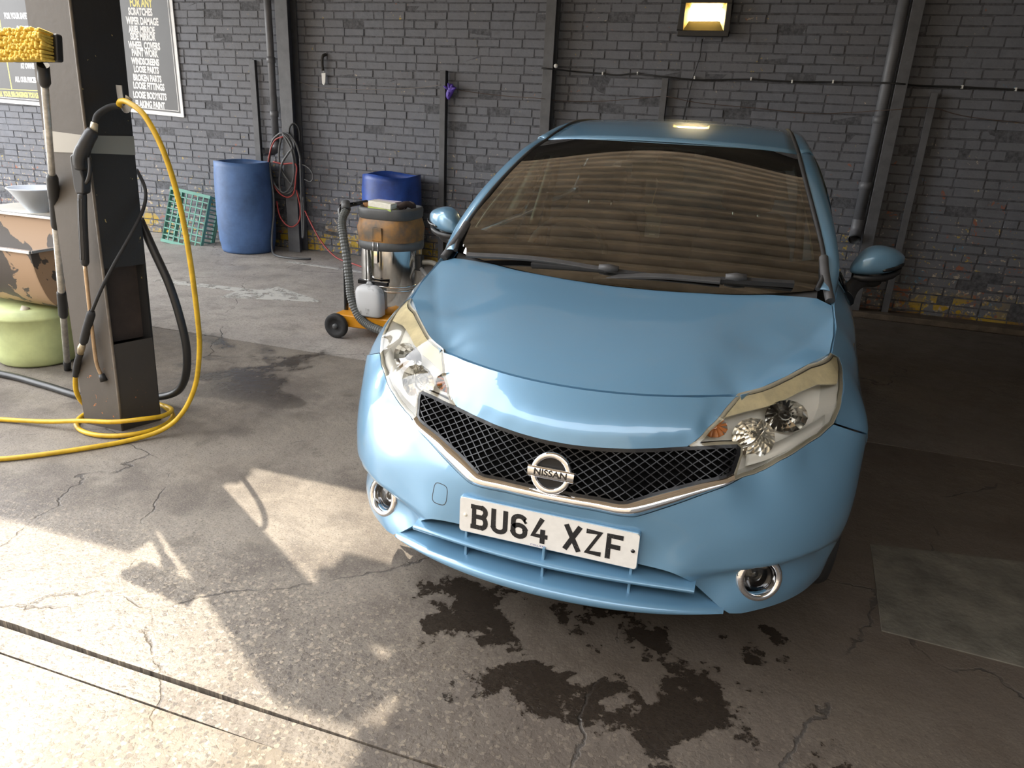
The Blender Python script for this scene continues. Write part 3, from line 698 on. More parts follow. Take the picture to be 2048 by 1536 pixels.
# ---- headlamps
HLB = [(.395, .225, .755), (.45, .255, .768), (.53, .310, .786), (.61, .372, .808), (.69, .436, .832), (.737, .478, .832)]
haze = pm('yellowed_lens', (.74, .66, .45), .28, 0, .8, .1, noise=(22, .18))
cream = pm('lamp_bezel', (.55, .52, .44), .3, .25)
amber = pm('amber_bulb', (.8, .22, .02), .2, 0, 1)
for s in (1, -1):
    S = (lambda P: [(s * p[0], p[1], p[2]) for p in P])
    outl = S(HL_LOW + HL_OUT + HL_TOP + HL_IN + NOTCH); lp = tz(*outl)
    hl = panel('headlight', inset(lp, .002), lambda ab: fascia(ab, -.064) - np.array([0, 0, .022]), .02, MAT['silver_plastic'], car, 0, REF)
    hl['label'] = 'headlamp housing behind the clear lens'
    # inner rim wall
    ring_ = densify(dedupe(inset(lp, .003)), .012); A_ = fascia(np.array(ring_), -.002); B_ = fascia(np.array(ring_), -.064) - np.array([0, 0, .022])
    MB().grid([[tuple(p) for p in np.r_[A_, A_[:1]]], [tuple(p) for p in np.r_[B_, B_[:1]]]]).build('headlight_bezel', MAT['silver_plastic'], hl, fix=False)
    # lens edge trim
    An = fnormal(np.array(ring_)); An = np.where(An[:, 1:2] > 0, -An, An)
    MB().sweep([tuple(p) for p in np.r_[A_, A_[:1]]], [tuple(p) for p in np.r_[An, An[:1]]], .011, .006).build('headlight_seal', pm('lens_edge', (.30, .28, .22), .25, 0, 1), hl, fix=False)
    panel('headlight_lens', inset(lp, .002), fascia, .014, MAT['lens'], hl, 0, REF)
    bl = S(HL_OUT[2:] + HL_TOP + HL_IN[:1] + HLB)
    panel('yellowed_lens_band', inset(tz(*bl), .009), lambda ab: fascia(ab, -.0035), .014, haze, hl, .006, REF)
    # reflectors
    def bowl(c, r, d, axis, mat, nm, seg=28, sq=1.):
        ax = Vector(axis).normalized(); T = Matrix.Translation((s * c[0], c[1], c[2])) @ Vector((s * ax.x, ax.y, ax.z)).to_track_quat('Z', 'Y').to_matrix().to_4x4() @ Matrix.Diagonal((1, sq, 1, 1))
        m = MB().lathe([(r * q, d * q * q) for q in (0, .2, .4, .6, .8, 1.)], seg, T, smooth=False).build(nm, mat, hl); return T, m
    def cen(x, z, off): return fascia(np.array([[to_tz((x, float(np.interp(x, [.35, .47, .59, .69], [.16, .19, .25, .36])), z))[0][0], z]]), off)[0]
    T, m = bowl(cen(.640, .765, -.058), .060, .032, (.25, -1, .15), MAT['chrome_dull'], 'reflector', 16, .8)
    MB().lathe([(0, .034), (.011, .032), (.0155, .024), (.0155, .0)], 20, T).build('bulb_cap', MAT['gloss_black'], m)
    T, m = bowl(cen(.545, .722, -.056), .058, .034, (.05, -1, .1), MAT['chrome_dull'], 'reflector', 14, 1.)
    T, m = bowl(cen(.440, .742, -.050), .040, .025, (-.1, -1, .2), MAT['chrome_dull'], 'reflector', 12, .8)
    MB().lathe([(0, .032), (.009, .028), (.011, .015), (.008, .0)], 16, T).build('indicator_bulb', amber, m)
    # chrome blade between the chambers
    bl_ = spline([(.475, .210, .700), (.505, .225, .712), (.530, .262, .735), (.555, .31, .77)], 6); rows = [[(s * p[0], p[1], p[2]) for p in bl_], [(s * (p[0] + .01), p[1] + .04, p[2]) for p in bl_]]
    MB().grid(rows).build('reflector_blade', MAT['chrome_dull'], hl, fix=False, solid=.004)
    bl_ = spline([(.50, .20, .655), (.56, .235, .675), (.64, .30, .710), (.70, .37, .74)], 6); rows = [[(s * p[0], p[1] + .004, p[2]) for p in bl_], [(s * p[0], p[1] + .055, p[2] + .02) for p in bl_]]
    MB().grid(rows).build('reflector_shelf', MAT['silver_plastic'], hl, fix=False, solid=.003)

# ---- bonnet
HOODP = [seam(X) for X in (0, .1, .2, .3, .4, .455)] + HL_TOP[::-1] + [(.702, .590, .901)]
HOODP += [(.552, .478, .870), (.614, .61, .903), (.672, .75, .947), (.708, .70, .938), (.712, .80, .968), (.706, .86, .990)]
HOODP += [(0, .30, .857), (0, .5, .914), (0, .7, .957), (0, .855, .986), (.2, .30, .852), (.2, .5, .912), (.2, .7, .958), (.2, .86, .990), (.38, .34, .845), (.38, .5, .901), (.38, .7, .955), (.40, .865, .995), (.5, .55, .893), (.55, .7, .940), (.58, .87, 1.0), (.65, .872, 1.0)]
HP = np.array(HOODP); HP = np.r_[HP, HP[HP[:, 0] > 1e-6] * np.array([-1, 1, 1])]
def fold(ab):
    d = (np.abs(ab[:, 0]) - .487) * .894 - (ab[:, 1] - .354) * .447
    return .30 * np.maximum(d, 0) * sstep(ab[:, 1], .28, .42) * (1 - .5 * sstep(ab[:, 1], .7, .86))
_hz = TPS(HP[:, :2], HP[:, 2] - fold(HP[:, :2]), 1e-5)
def hood(ab): return np.c_[ab, _hz(ab) + fold(ab)]
half = [seam(x) for x in np.linspace(0, .455, 18)] + HL_TOP[::-1] + [(.700, .588, .901), (.711, .68, .93), (.714, .78, .963), (.708, .86, .99), (.66, .885, 1.0), (.58, .880, 1.0), (.40, .868, .995), (.2, .860, .99), (0, .857, .987)]
hl2 = [(p[0], p[1]) for p in half] + [(-p[0], p[1]) for p in half[::-1]]
panel('bonnet', inset(hl2, .003), hood, .016, PAINT, car, .016, (0, .6, .3))
panel('engine_bay_liner', inset(hl2, .02), lambda ab: hood(ab) - np.array([0, 0, .03]), .05, MAT['shell'], car, 0, (0, .6, .3))

# ---- body sides x = G(y,z)
SP = [(.702, .590, .901), (.727, .605, .888), (.737, .572, .872), (.739, .517, .851), (.738, .451, .813), (.732, .412, .742), (.785, .462, .715), (.836, .513, .689), (.845, .545, .64), (.80, .62, .80),
      (.712, .68, .930), (.716, .78, .963), (.712, .86, .992), (.775, .75, .89), (.815, .75, .80), (.842, .75, .70), (.72, .95, 1.02), (.782, .95, .94), (.822, .95, .83), (.843, .95, .70),
      (.745, 1.15, 1.02), (.80, 1.15, .94), (.832, 1.15, .80), (.845, 1.15, .60), (.832, 1.15, .38), (.79, 1.15, .24), (.762, 1.5, 1.02), (.812, 1.5, .93), (.838, 1.5, .78), (.846, 1.5, .58), (.828, 1.5, .36), (.785, 1.5, .24),
      (.768, 2.0, 1.03), (.815, 2.0, .93), (.84, 2.0, .78), (.846, 2.0, .58), (.828, 2.0, .36), (.785, 2.0, .24), (.765, 2.8, 1.06), (.815, 2.8, .94), (.84, 2.8, .76), (.845, 2.8, .55), (.825, 2.8, .33), (.785, 2.8, .24),
      (.745, 3.4, 1.10), (.81, 3.4, .92), (.84, 3.4, .74), (.845, 3.4, .60), (.67, 3.9, 1.12), (.74, 3.9, .90), (.785, 3.9, .70), (.765, 3.9, .42), (.72, 3.9, .26), (.845, .52, .50), (.842, .475, .42), (.80, .47, .27)]
SPa = np.array(SP); _gx = TPS(SPa[:, 1:], SPa[:, 0], 1e-4)
def mkside(s): return lambda ab: np.c_[s * _gx(ab), ab]
def archpts(yc, zc, r, a0, a1, n=14): return [(yc + r * math.cos(math.radians(a0 + (a1 - a0) * k / n)), zc + r * math.sin(math.radians(a0 + (a1 - a0) * k / n))) for k in range(n + 1)]
WF, WR, WZ = .83, 3.43, .305
BELT = [(1.10, 1.035), (1.5, 1.03), (2.02, 1.04), (2.7, 1.07), (3.2, 1.13)]
door_line = 1.16
for s in (1, -1):
    sf = mkside(s); rf = (0, 2.0, .6)
    fen = [(.590, .901), (.605, .888), (.572, .872), (.517, .851), (.451, .813), (.414, .755), (.412, .742), (.462, .715), (.513, .689), (.548, .640)] + archpts(WF, WZ, .345, 128, 0, 14)[0:] + [(door_line, .30), (door_line, .60), (door_line, .98), (1.06, 1.03), (.96, 1.02), (.86, .992), (.78, .963), (.68, .930)]
    panel('wing', inset(fen, .002), sf, .025, PAINT, car, .014, rf)
    d1 = [(door_line, .26), (2.06, .26), (2.10, .60), (2.08, 1.04), (1.5, 1.03), (door_line, 1.03)]
    fd = panel('front_door', inset(d1, .003), sf, .035, PAINT, car, .014, rf)
    d2 = [(2.06, .26), (2.78, .26), (3.02, .45), (3.10, .62), (3.14, .80), (3.14, 1.10), (2.7, 1.07), (2.08, 1.04), (2.10, .60)]
    rd = panel('rear_door', inset(d2, .003), sf, .035, PAINT, car, .014, rf)
    q3 = [(2.80, .25), (3.02, .25)] + archpts(WR, WZ, .345, 172, 8, 16) + [(3.95, .33), (4.0, .5), (4.0, 1.1), (3.9, 1.12), (3.14, 1.11), (3.14, .80), (3.10, .62), (3.02, .45)]
    panel('rear_quarter', inset(q3, .002), sf, .035, PAINT, car, .014, rf)
    sk = [(1.0, .235), (3.1, .235), (3.1, .262), (1.0, .262)]; panel('sill', sk, sf, .03, PAINT, car, .03, rf)
    for dr, yy in ((fd, 1.90), (rd, 2.92)):
        MB().tube(spline([(s * .825, yy - .10, .87), (s * .875, yy - .06, .87), (s * .878, yy + .06, .87), (s * .825, yy + .10, .87)], 6), .013, 8).build('door_handle', PAINT, dr)
    for yw in (WF, WR):   # arch liners
        m = MB(); rows = []
        for a in np.linspace(-10, 190, 22): rows.append([(s * xx, yw + .352 * math.cos(math.radians(a)), WZ + .352 * math.sin(math.radians(a))) for xx in (.79, .45)])
        m.grid(rows).build('wheel_arch_liner', MAT['shell'], car, fix=False)
# underbody and bulkheads
MB().box((-.70, .40, .22), (.70, 3.95, .30)).build('underbody', MAT['shell'], car)

# ---- wheels
for s in (1, -1):
    for yw in (WF, WR):
        xc = s * .745; T = Matrix.Translation((xc, yw, WZ - .005)) @ Matrix.Rotation(math.radians(90 * s), 4, 'Y')
        w = MB(); w.lathe([(.20, -.085), (.255, -.097), (.285, -.092), (.297, -.075), (.300, -.045)] + [(.300 - (.006 if k % 2 else 0), -.045 + .01 * k) for k in range(1, 9)] + [(.300, .045), (.297, .075), (.285, .092), (.255, .097), (.20, .085)], 48, T)
        ty = w.build('wheel', MAT['rubber'], car)
        r_ = MB(); r_.lathe([(.200, -.08), (.202, .085), (.194, .087), (.185, .06), (.18, -.05)], 40, T).build('rim', MAT['alloy'], ty)
        r_ = MB()
        for k in range(5):
            a = 2 * math.pi * k / 5
            for da in (-.16, .16):
                p0 = T @ Vector((.045 * math.cos(a), .045 * math.sin(a), .065)); p1 = T @ Vector((.188 * math.cos(a + da), .188 * math.sin(a + da), .075)); r_.tube([p0, p1], [.016, .012], 6)
        r_.lathe([(0, .075), (.05, .072), (.06, .055), (.06, 0)], 24, T); r_.build('spokes', MAT['alloy'], ty)
        MB().lathe([(0, .0), (.17, .0)], 24, T).build('brake_disc', MAT['shell'], ty)

# ---- greenhouse
AIN = [(.655, .880, 1.035), (.668, .935, 1.060), (.673, .993, 1.090), (.661, 1.065, 1.145), (.624, 1.195, 1.243), (.585, 1.385, 1.342), (.562, 1.56, 1.405), (.552, 1.705, 1.436)]
AOUT = [(.712, .90, 1.005), (.724, 1.00, 1.052), (.722, 1.09, 1.112), (.699, 1.22, 1.205), (.667, 1.40, 1.300), (.637, 1.58, 1.373), (.615, 1.76, 1.422)]
ROOFE = [(.552, 1.705, 1.436), (.535, 1.85, 1.475), (.515, 2.08, 1.517), (.505, 2.5, 1.530), (.50, 3.0, 1.515), (.49, 3.55, 1.455)]
RAILO = [(.615, 1.76, 1.422), (.603, 1.95, 1.452), (.595, 2.2, 1.470), (.592, 2.6, 1.475), (.59, 3.0, 1.462), (.585, 3.55, 1.40)]
def coons(c0_, c1_, n, m, bulge=0., dirn=(0, 0, 1)):
    A_ = resample(spline(c0_, 8), n); B_ = resample(spline(c1_, 8), n); rows = []
    for t in np.linspace(0, 1, m): rows.append([tuple(p) for p in A_ + (B_ - A_) * t + np.array(dirn) * (bulge * 4 * t * (1 - t))])
    return rows
for s in (1, -1):
    S = (lambda P: [(s * p[0], p[1], p[2]) for p in P])
    out = (s * .6, -.4, .69)
    MB().grid(coons(S(AIN), S(AOUT), 40, 7, .018, (s * .7, -.2, .6))).build('windscreen_pillar', PAINT, car, fix=False, solid=.004)
    MB().grid(coons(S(ROOFE), S(RAILO), 40, 7, .020, (s * .6, 0, .8))).build('roof_rail', PAINT, car, fix=False, solid=.004)
    # black channel strip along the roof edge and the windscreen edge
    MB().tube(resample(spline(S(ROOFE), 8), 40), .009, 6).build('roof_channel', MAT['rubber'], car, fix=False)
    MB().tube(resample(spline(S(AIN), 8), 40), .0085, 6).build('windscreen_seal', MAT['rubber'], car, fix=False)
    e_ = spline(S([(.700, .872, 1.002), (.690, .905, 1.030), (.676, .965, 1.075), (.668, 1.03, 1.118)]), 6)
    MB().tube(e_, [.016] * len(e_), 8).build('cowl_end_trim', MAT['grey_plastic'], car, fix=False)
    # side windows
    top_f = [(.712, 1.16, 1.150), (.680, 1.38, 1.285), (.642, 1.62, 1.385), (.620, 1.80, 1.428), (.610, 2.06, 1.452)]; bot_f = [(.752, 1.14, 1.035), (.765, 1.4, 1.03), (.77, 1.7, 1.035), (.77, 1.9, 1.04), (.768, 2.06, 1.043)]
    MB().grid(coons(S(top_f), S(bot_f), 20, 5)).build('side_window', MAT['side_glass'], car, fix=False)
    top_r = [(.608, 2.12, 1.455), (.602, 2.5, 1.462), (.598, 3.0, 1.448)]; bot_r = [(.767, 2.12, 1.045), (.765, 2.6, 1.065), (.755, 3.1, 1.10)]
    MB().grid(coons(S(top_r), S(bot_r), 20, 5)).build('side_window', MAT['side_glass'], car, fix=False)
    top_q = [(.596, 3.06, 1.442), (.585, 3.55, 1.40), (.58, 3.75, 1.36)]; bot_q = [(.752, 3.12, 1.115), (.72, 3.5, 1.11), (.68, 3.9, 1.12)]
    MB().grid(coons(S(top_q), S(bot_q), 16, 5)).build('rear_pillar', PAINT, car, fix=False, solid=.004)
    MB().grid(coons(S([(.610, 2.05, 1.455), (.608, 2.13, 1.457)]), S([(.772, 2.05, 1.04), (.772, 2.13, 1.045)]), 4, 5)).build('door_pillar', MAT['gloss_black'], car, fix=False, solid=.006)
# roof
def roofc(y): return np.interp(y, [1.585, 1.7, 1.85, 2.08, 2.5, 3.0, 3.55], [1.458, 1.485, 1.513, 1.540, 1.555, 1.543, 1.475])
rows = []
re_ = resample(spline(ROOFE, 8), 34)
for i, e in enumerate(re_):
    t = i / 33; yc_ = 1.59 + (3.62 - 1.59) * t; row = []
    for u in np.linspace(-1, 1, 25):
        w = 1 - abs(u) ** 2.4; row.append((u * e[0], e[1] + (yc_ - e[1]) * (1 - u * u), e[2] + (roofc(yc_) - e[2]) * w))
    rows.append(row)
MB().grid(rows).build('roof', PAINT, car, fix=False, solid=.004)
# rear : tailgate and rear screen
rows = []
for t in np.linspace(0, 1, 8):
    rows.append([(u * (.50 + .12 * t), 3.60 + .28 * t + .04 * (1 - u * u), 1.465 - .40 * t) for u in np.linspace(-1, 1, 13)])
MB().grid(rows).build('rear_screen', MAT['side_glass'], car, fix=False)
rows = []
for zt in np.linspace(1.10, .30, 10):
    rows.append([(u * .72, 3.92 + .10 * (1 - u ** 4) + .06 * math.sin(max(0, (1.1 - zt)) * 3), zt) for u in np.linspace(-1, 1, 15)])
MB().grid(rows).build('tailgate', PAINT, car, fix=False, solid=.01)

# windscreen
WSB = lambda X: (X, .835 + .045 * (abs(X) / .655) ** 2, 1.000 + .035 * (abs(X) / .655) ** 2)
WC = [(.835, 1.000), (.93, 1.085), (1.08, 1.195), (1.30, 1.330), (1.48, 1.412), (1.60, 1.459)]
def polyc(P, n, t0, deg=3):
    P = np.array(P, float); d = np.r_[0, np.cumsum(np.linalg.norm(np.diff(P, axis=0), axis=1))]; d /= d[-1]; t = np.linspace(t0, 1, n)
    return np.stack([np.polyval(np.polyfit(d, P[:, k], deg), t) for k in range(P.shape[1])], 1)
GI, GJ = 41, 49
ain = polyc(AIN[2:], GI, -.11, 3); wc = polyc(WC, GI, -.03, 3); rows = []
for i in range(GI):
    e = ain[i]; row = []
    for u in np.linspace(-1, 1, GJ):
        k = .75 * u * u + .25 * u ** 4; row.append((u * e[0], wc[i][0] + (e[1] - wc[i][0]) * k, wc[i][1] + (e[2] - wc[i][1]) * k))
    rows.append(row)
MB().grid(rows).build('windscreen', MAT['windscreen'], car, fix=False)
WROWS = rows
# black printed border of the glass (inside face)
fm = MB(); fr_ = MAT['gloss_black']
def wpt(i, j, d=.004): p = Vector(WROWS[i][j]); return (p.x, p.y + d * .5, p.z - d)
fm.grid([[wpt(i, j) for j in range(GJ)] for i in (GI - 1, GI - 2)]); fm.grid([[wpt(i, j) for j in range(GJ)] for i in (0, 2, 4, 6)])
for j0, j1 in ((0, 1), (GJ - 2, GJ - 1)): fm.grid([[wpt(i, j0) for i in range(GI)], [wpt(i, j1) for i in range(GI)]])
fm.build('windscreen_border', fr_, car, fix=False)
# cowl between bonnet and glass
xs_ = np.linspace(-.66, .66, 41); rows = []
for t in np.linspace(0, 1, 5):
    rows.append([(X, .845 + .03 * (abs(X) / .7) ** 2 + .07 * t, .966 + .022 * min(1, abs(X) / .6) ** 2 + .055 * t - .012) for X in xs_])
MB().grid(rows).build('cowl', MAT['grey_plastic'], car, fix=False)

# wipers : pivot, arm, blade
def wiper(p0, p1, bl0, bl1):
    a = MB(); P = [Vector(p0), Vector(p0) + (Vector(p1) - Vector(p0)) * .5 + Vector((0, 0, .012)), Vector(p1)]
    a.sweep([tuple(p) for p in spline(P, 8)], [(0, -.5, .85)] * 17, .022, .012); o = a.build('wiper', MAT['grey_plastic'], car, bevel=.003)
    c = MB(); P = spline([bl0, tuple((Vector(bl0) + Vector(bl1)) / 2 + Vector((0, -.004, .006))), bl1], 8); c.sweep(P, [(0, -.5, .85)] * len(P), .016, .02); c.build('wiper_blade', MAT['rubber'], o)
    m = (Vector(bl0) + Vector(bl1)) / 2 + Vector((0, -.006, .012)); d = (Vector(bl1) - Vector(bl0)).normalized() * .035
    MB().tube([m - d, m, m + d], [.010, .015, .010], 8).build('wiper_clip', MAT['grey_plastic'], o)
wiper((-.60, .862, 1.030), (-.06, .86, 1.030), (-.34, .855, 1.024), (.24, .868, 1.022))
wiper((-.10, .842, 1.000), (.34, .862, 1.034), (.20, .864, 1.024), (.58, .895, 1.048))

# ---- door mirrors
for s in (1, -1):
    prof = [(.786, .030, 1.040, 1.062, 1.275), (.800, .055, 1.033, 1.090, 1.285), (.825, .085, 1.030, 1.128, 1.30), (.860, .100, 1.031, 1.143, 1.32), (.905, .100, 1.035, 1.140, 1.34), (.945, .088, 1.045, 1.128, 1.362), (.972, .060, 1.060, 1.112, 1.385), (.986, .022, 1.078, 1.098, 1.400)]
    rows = []
    for x, dy, zl, zh, yc_ in prof:
        row = []
        for k in range(25):
            a = math.pi * 2 * k / 24; ca, sa = math.cos(a), math.sin(a)
            row.append((s * x, yc_ - dy * max(0, ca) ** .75 - (dy * .30) * min(0, ca), (zl + zh) / 2 + (zh - zl) / 2 * math.copysign(abs(sa) ** .7, sa)))
        rows.append(row)
    mb_ = MB().grid(rows); r0 = rows[0][:-1]; mb_.add(r0, [tuple(range(len(r0)))]); r1 = rows[-1][:-1]; mb_.add(r1, [tuple(range(len(r1)))])
    mo = mb_.build('door_mirror', PAINT, car, sub=1)
    b = MB(); rows = []
    for x, dy, zl, zh, yc_ in prof[1:-1]:
        rows.append([(s * x, yc_ - dy * .95 * q, zl + .003) for q in (.96, .5, .0, -.28)] + [(s * x, yc_ - dy * .9 * q, zl - .020) for q in (-.2, .3, .8)])
        rows[-1].append(rows[-1][0])
    b.grid(rows).build('mirror_underside', MAT['black_plastic'], mo)
    st = spline([(s * .775, 1.20, .955), (s * .80, 1.235, .985), (s * .835, 1.285, 1.012), (s * .88, 1.315, 1.03)], 6)
    MB().tube(st, [.045 - .018 * math.sin(math.pi * min(1, i / (len(st) - 1) * 1.1)) for i in range(len(st))], 12).build('mirror_stalk', MAT['black_plastic'], mo)
    MB().tube(spline([(s * .895, 1.245, 1.060), (s * .94, 1.272, 1.068), (s * .972, 1.312, 1.082)], 5), [.003, .007, .0075, .0075, .0075, .0075, .0075, .0075, .007, .006, .003], 6).build('mirror_indicator', MAT['gloss_black'], mo)
    MB().grid([[(s * x, yv + .004, z) for x, yv in ((.83, 1.325), (.95, 1.385))] for z in (1.05, 1.12)]).build('mirror_glass', MAT['chrome'], mo, fix=False)
    MB().grid(coons([(s * .757, 1.10, 1.03), (s * .79, 1.20, .965)], [(s * .757, 1.30, 1.03), (s * .80, 1.26, .95)], 4, 4)).build('mirror_base', MAT['black_plastic'], mo, fix=False, solid=.01)
# ---- interior
trim = pm('grey_green_trim', (.42, .44, .36), .6); cloth = pm('seat_cloth', (.016, .016, .017), .85, noise=(60, .3)); dash_m = pm('dashboard_plastic', (.022, .022, .022), .6, bump=(200, .1))
rows = []
for y, z0 in ((.93, .99), (1.05, 1.01), (1.2, 1.005), (1.33, .97), (1.40, .90), (1.41, .70), (1.38, .5)):
    rows.append([(X, y - .05 * (1 - (abs(X) / .7) ** 2), z0 - .03 * (abs(X) / .7) ** 4) for X in np.linspace(-.70, .70, 21)])
MB().grid(rows).build('dashboard', dash_m, car, fix=False)
MB().tube([(-.37 + .185 * math.cos(a), 1.50 + .05 * math.sin(a), .93 + .178 * math.sin(a)) for a in np.linspace(0, 2 * math.pi, 32, endpoint=False)], .016, 8, closed=True).build('steering_wheel', MAT['black_plastic'], car)
MB().box((-.45, 1.47, .89), (-.29, 1.52, .98)).build('steering_hub', MAT['black_plastic'], car, bevel=.015)
for sx in (-.37, .37):
    sq = MB(); rows = []
    for z, y, w, d in ((.50, 2.00, .23, .10), (.62, 2.02, .245, .11), (.80, 2.06, .25, .11), (.98, 2.11, .235, .09), (1.08, 2.14, .19, .07), (1.11, 2.15, .15, .04)):
        rows.append([(sx + w * math.copysign(abs(math.cos(a)) ** .5, math.cos(a)), y + d * math.copysign(abs(math.sin(a)) ** .7, math.sin(a)), z) for a in np.linspace(0, 2 * math.pi, 25)])
    sq.grid(rows); sq.add(rows[-1][:-1], [tuple(range(24))]); seat = sq.build('seat', cloth, car)
    MB().box((sx - .24, 1.55, .42), (sx + .24, 2.05, .56)).build('seat_cushion', cloth, seat, bevel=.05)
    MB().box((sx - .125, 2.13, 1.14), (sx + .125, 2.22, 1.31)).build('headrest', cloth, seat, bevel=.035)
    for dx in (-.06, .06): MB().cyl((sx + dx, 2.17, 1.08), (sx + dx, 2.175, 1.16), .006, 8).build('headrest_post', MAT['chrome'], seat)
MB().box((-.60, 2.85, .45), (.60, 3.05, 1.06)).build('rear_seat', cloth, car, bevel=.06)
for sx in (-.38, .38): MB().box((sx - .12, 2.94, 1.08), (sx + .12, 3.02, 1.24)).build('rear_headrest', cloth, car, bevel=.03)
# headliner and pillar trims, visors
rows = []
for y, z in ((1.66, 1.435), (1.9, 1.475), (2.3, 1.505), (3.0, 1.495), (3.55, 1.42)): rows.append([(u * .56, y, z - .03 * u * u) for u in np.linspace(-1, 1, 9)])
MB().grid(rows).build('headliner', trim, car, fix=False)
for s in (1, -1):
    MB().grid(coons([(s * p[0] * .975, p[1] + .045, p[2] - .03) for p in AIN[1:]], [(s * p[0] * .97, p[1] + .09, p[2] - .05) for p in AOUT[1:]], 20, 3)).build('pillar_trim', trim, car, fix=False, solid=.01)
    MB().grid(coons([(s * .59, 2.03, 1.43), (s * .59, 2.15, 1.43)], [(s * .72, 2.03, .95), (s * .72, 2.15, .95)], 3, 4)).build('door_pillar_trim', trim, car, fix=False, solid=.02)
    MB().box((s * .35 - .19, 1.64, 1.395), (s * .35 + .19, 1.82, 1.410), Matrix.Rotation(math.radians(18), 3, 'X')).build('sun_visor', trim, car, bevel=.006)
    MB().tube([(s * .60, 2.09, 1.33), (s * .63, 2.07, 1.10), (s * .66, 2.08, .80)], .02, 4).build('seat_belt', MAT['black_plastic'], car)
rm = MB().box((-.115, 1.475, 1.305), (.115, 1.50, 1.370), Matrix.Rotation(math.radians(-12), 3, 'Z')).build('rear_view_mirror', pm('mirror_back', (.55, .57, .48), .4), car, bevel=.012)
MB().cyl((0, 1.50, 1.36), (0, 1.535, 1.425), .012, 8).build('mirror_mount', MAT['black_plastic'], rm)
MB().box((.05, 1.54, 1.405), (.14, 1.60, 1.425)).build('sensor_housing', MAT['black_plastic'], car, bevel=.004)
# tax-disc size pale sticker at the top corner of the glass
MB().add([(-.545, 1.545, 1.388), (-.475, 1.53, 1.396), (-.47, 1.555, 1.405), (-.54, 1.57, 1.398)], [(0, 1, 2, 3)]).build('windscreen_sticker', pm('sticker', (.55, .75, .62), .5), car, fix=False, solid=.001)
# air freshener hanging from the rear view mirror
af = empty('air_freshener', (.0, 1.455, 1.10), 'dark square air freshener card with round tag hanging from rear-view mirror', 'freshener')
afm = pm('freshener_card', (.26, .30, .33), .4)
MB().prism([(x + .012, z + 1.118) for x, z in rrect(.031, .046, .003)], 'y', 1.448, 1.452).build('card', afm, af)
MB().lathe([(0, .003), (.024, .003), (.027, 0), (.024, -.003), (0, -.003)], 24, Matrix.Translation((-.002, 1.452, 1.185)) @ Matrix.Rotation(math.radians(90), 4, 'X')).build('round_tag', pm('tag_grey', (.30, .30, .25), .4), af)
MB().tube(spline([(-.002, 1.452, 1.208), (.004, 1.456, 1.25), (.010, 1.465, 1.285), (.0, 1.47, 1.315), (.012, 1.47, 1.30)], 6), .0022, 6).build('cord', pm('cord_white', (.6, .6, .58), .6), af)
wt_ = pm('print_white', (.7, .72, .72), .5)
TT = Matrix.Translation((.012, 1.4475, 1.125)) @ Matrix.Rotation(math.radians(90), 4, 'X')
text_mesh('Fragrance', .0125, wt_, TT, 'lettering', af, 0, 1.0, .0002)
MB().box((.0, 1.4472, 1.083), (.024, 1.4478, 1.087)).build('print_bar', wt_, af)
# ================================================================== things on and by the wall
def ibeam(name, xc, yf, depth, fw, ft, z0, z1, label, cat='steel column'):
    e = empty(name, (xc, yf + depth / 2, z0), label, cat)
    MB().box((xc - fw / 2, yf, z0), (xc + fw / 2, yf + ft, z1)).build('front_flange', MAT['steel_grey'], e, bevel=.003)
    MB().box((xc - .006, yf + ft, z0), (xc + .006, yf + depth - ft, z1)).build('web', MAT['steel_grey'], e)
    MB().box((xc - fw / 2, yf + depth - ft, z0), (xc + fw / 2, yf + depth, z1)).build('back_flange', MAT['steel_grey'], e)
    return e
ibeam('steel_column', -4.415, 5.24, .165, .145, .014, 0, RH - .07, 'grey painted steel column carrying the coiled grey and red hoses')
ibeam('steel_column', -1.605, 5.27, .135, .095, .012, 0, RH - .07, 'grey painted steel column with a black cable tied round it, left of floodlight')
ibeam('steel_column', 1.365, 5.27, .135, .090, .012, 0, RH - .07, 'grey painted steel column beside the round downpipe, behind the car mirror on the right')
def upright(x0, x1, yf, ztop, label):
    e = empty('steel_upright', ((x0 + x1) / 2, yf, 0), label, 'steel upright', 'short steel uprights against the brick wall')
    MB().box((x0, yf, 0), (x1, yf + .01, ztop)).build('front_leg', MAT['steel_grey'], e, bevel=.002)
    MB().box((x1 - .01, yf + .01, 0), (x1, WY - .012, ztop)).build('side_leg', pm('upright_dark', (.03, .03, .032), .6), e)
    return e
upright(-4.940, -4.870, 5.368, 1.967, 'short grey steel upright rising behind the left blue drum')
upright(-2.715, -2.655, 5.34, 1.922, 'short grey steel upright with the purple glove beside its top')
upright(-.560, -.506, 5.34, 1.915, 'short grey steel upright showing just above the car roof')
upright(1.600, 1.655, 5.33, 1.872, 'short grey steel upright at far right reaching yellow band at floor')

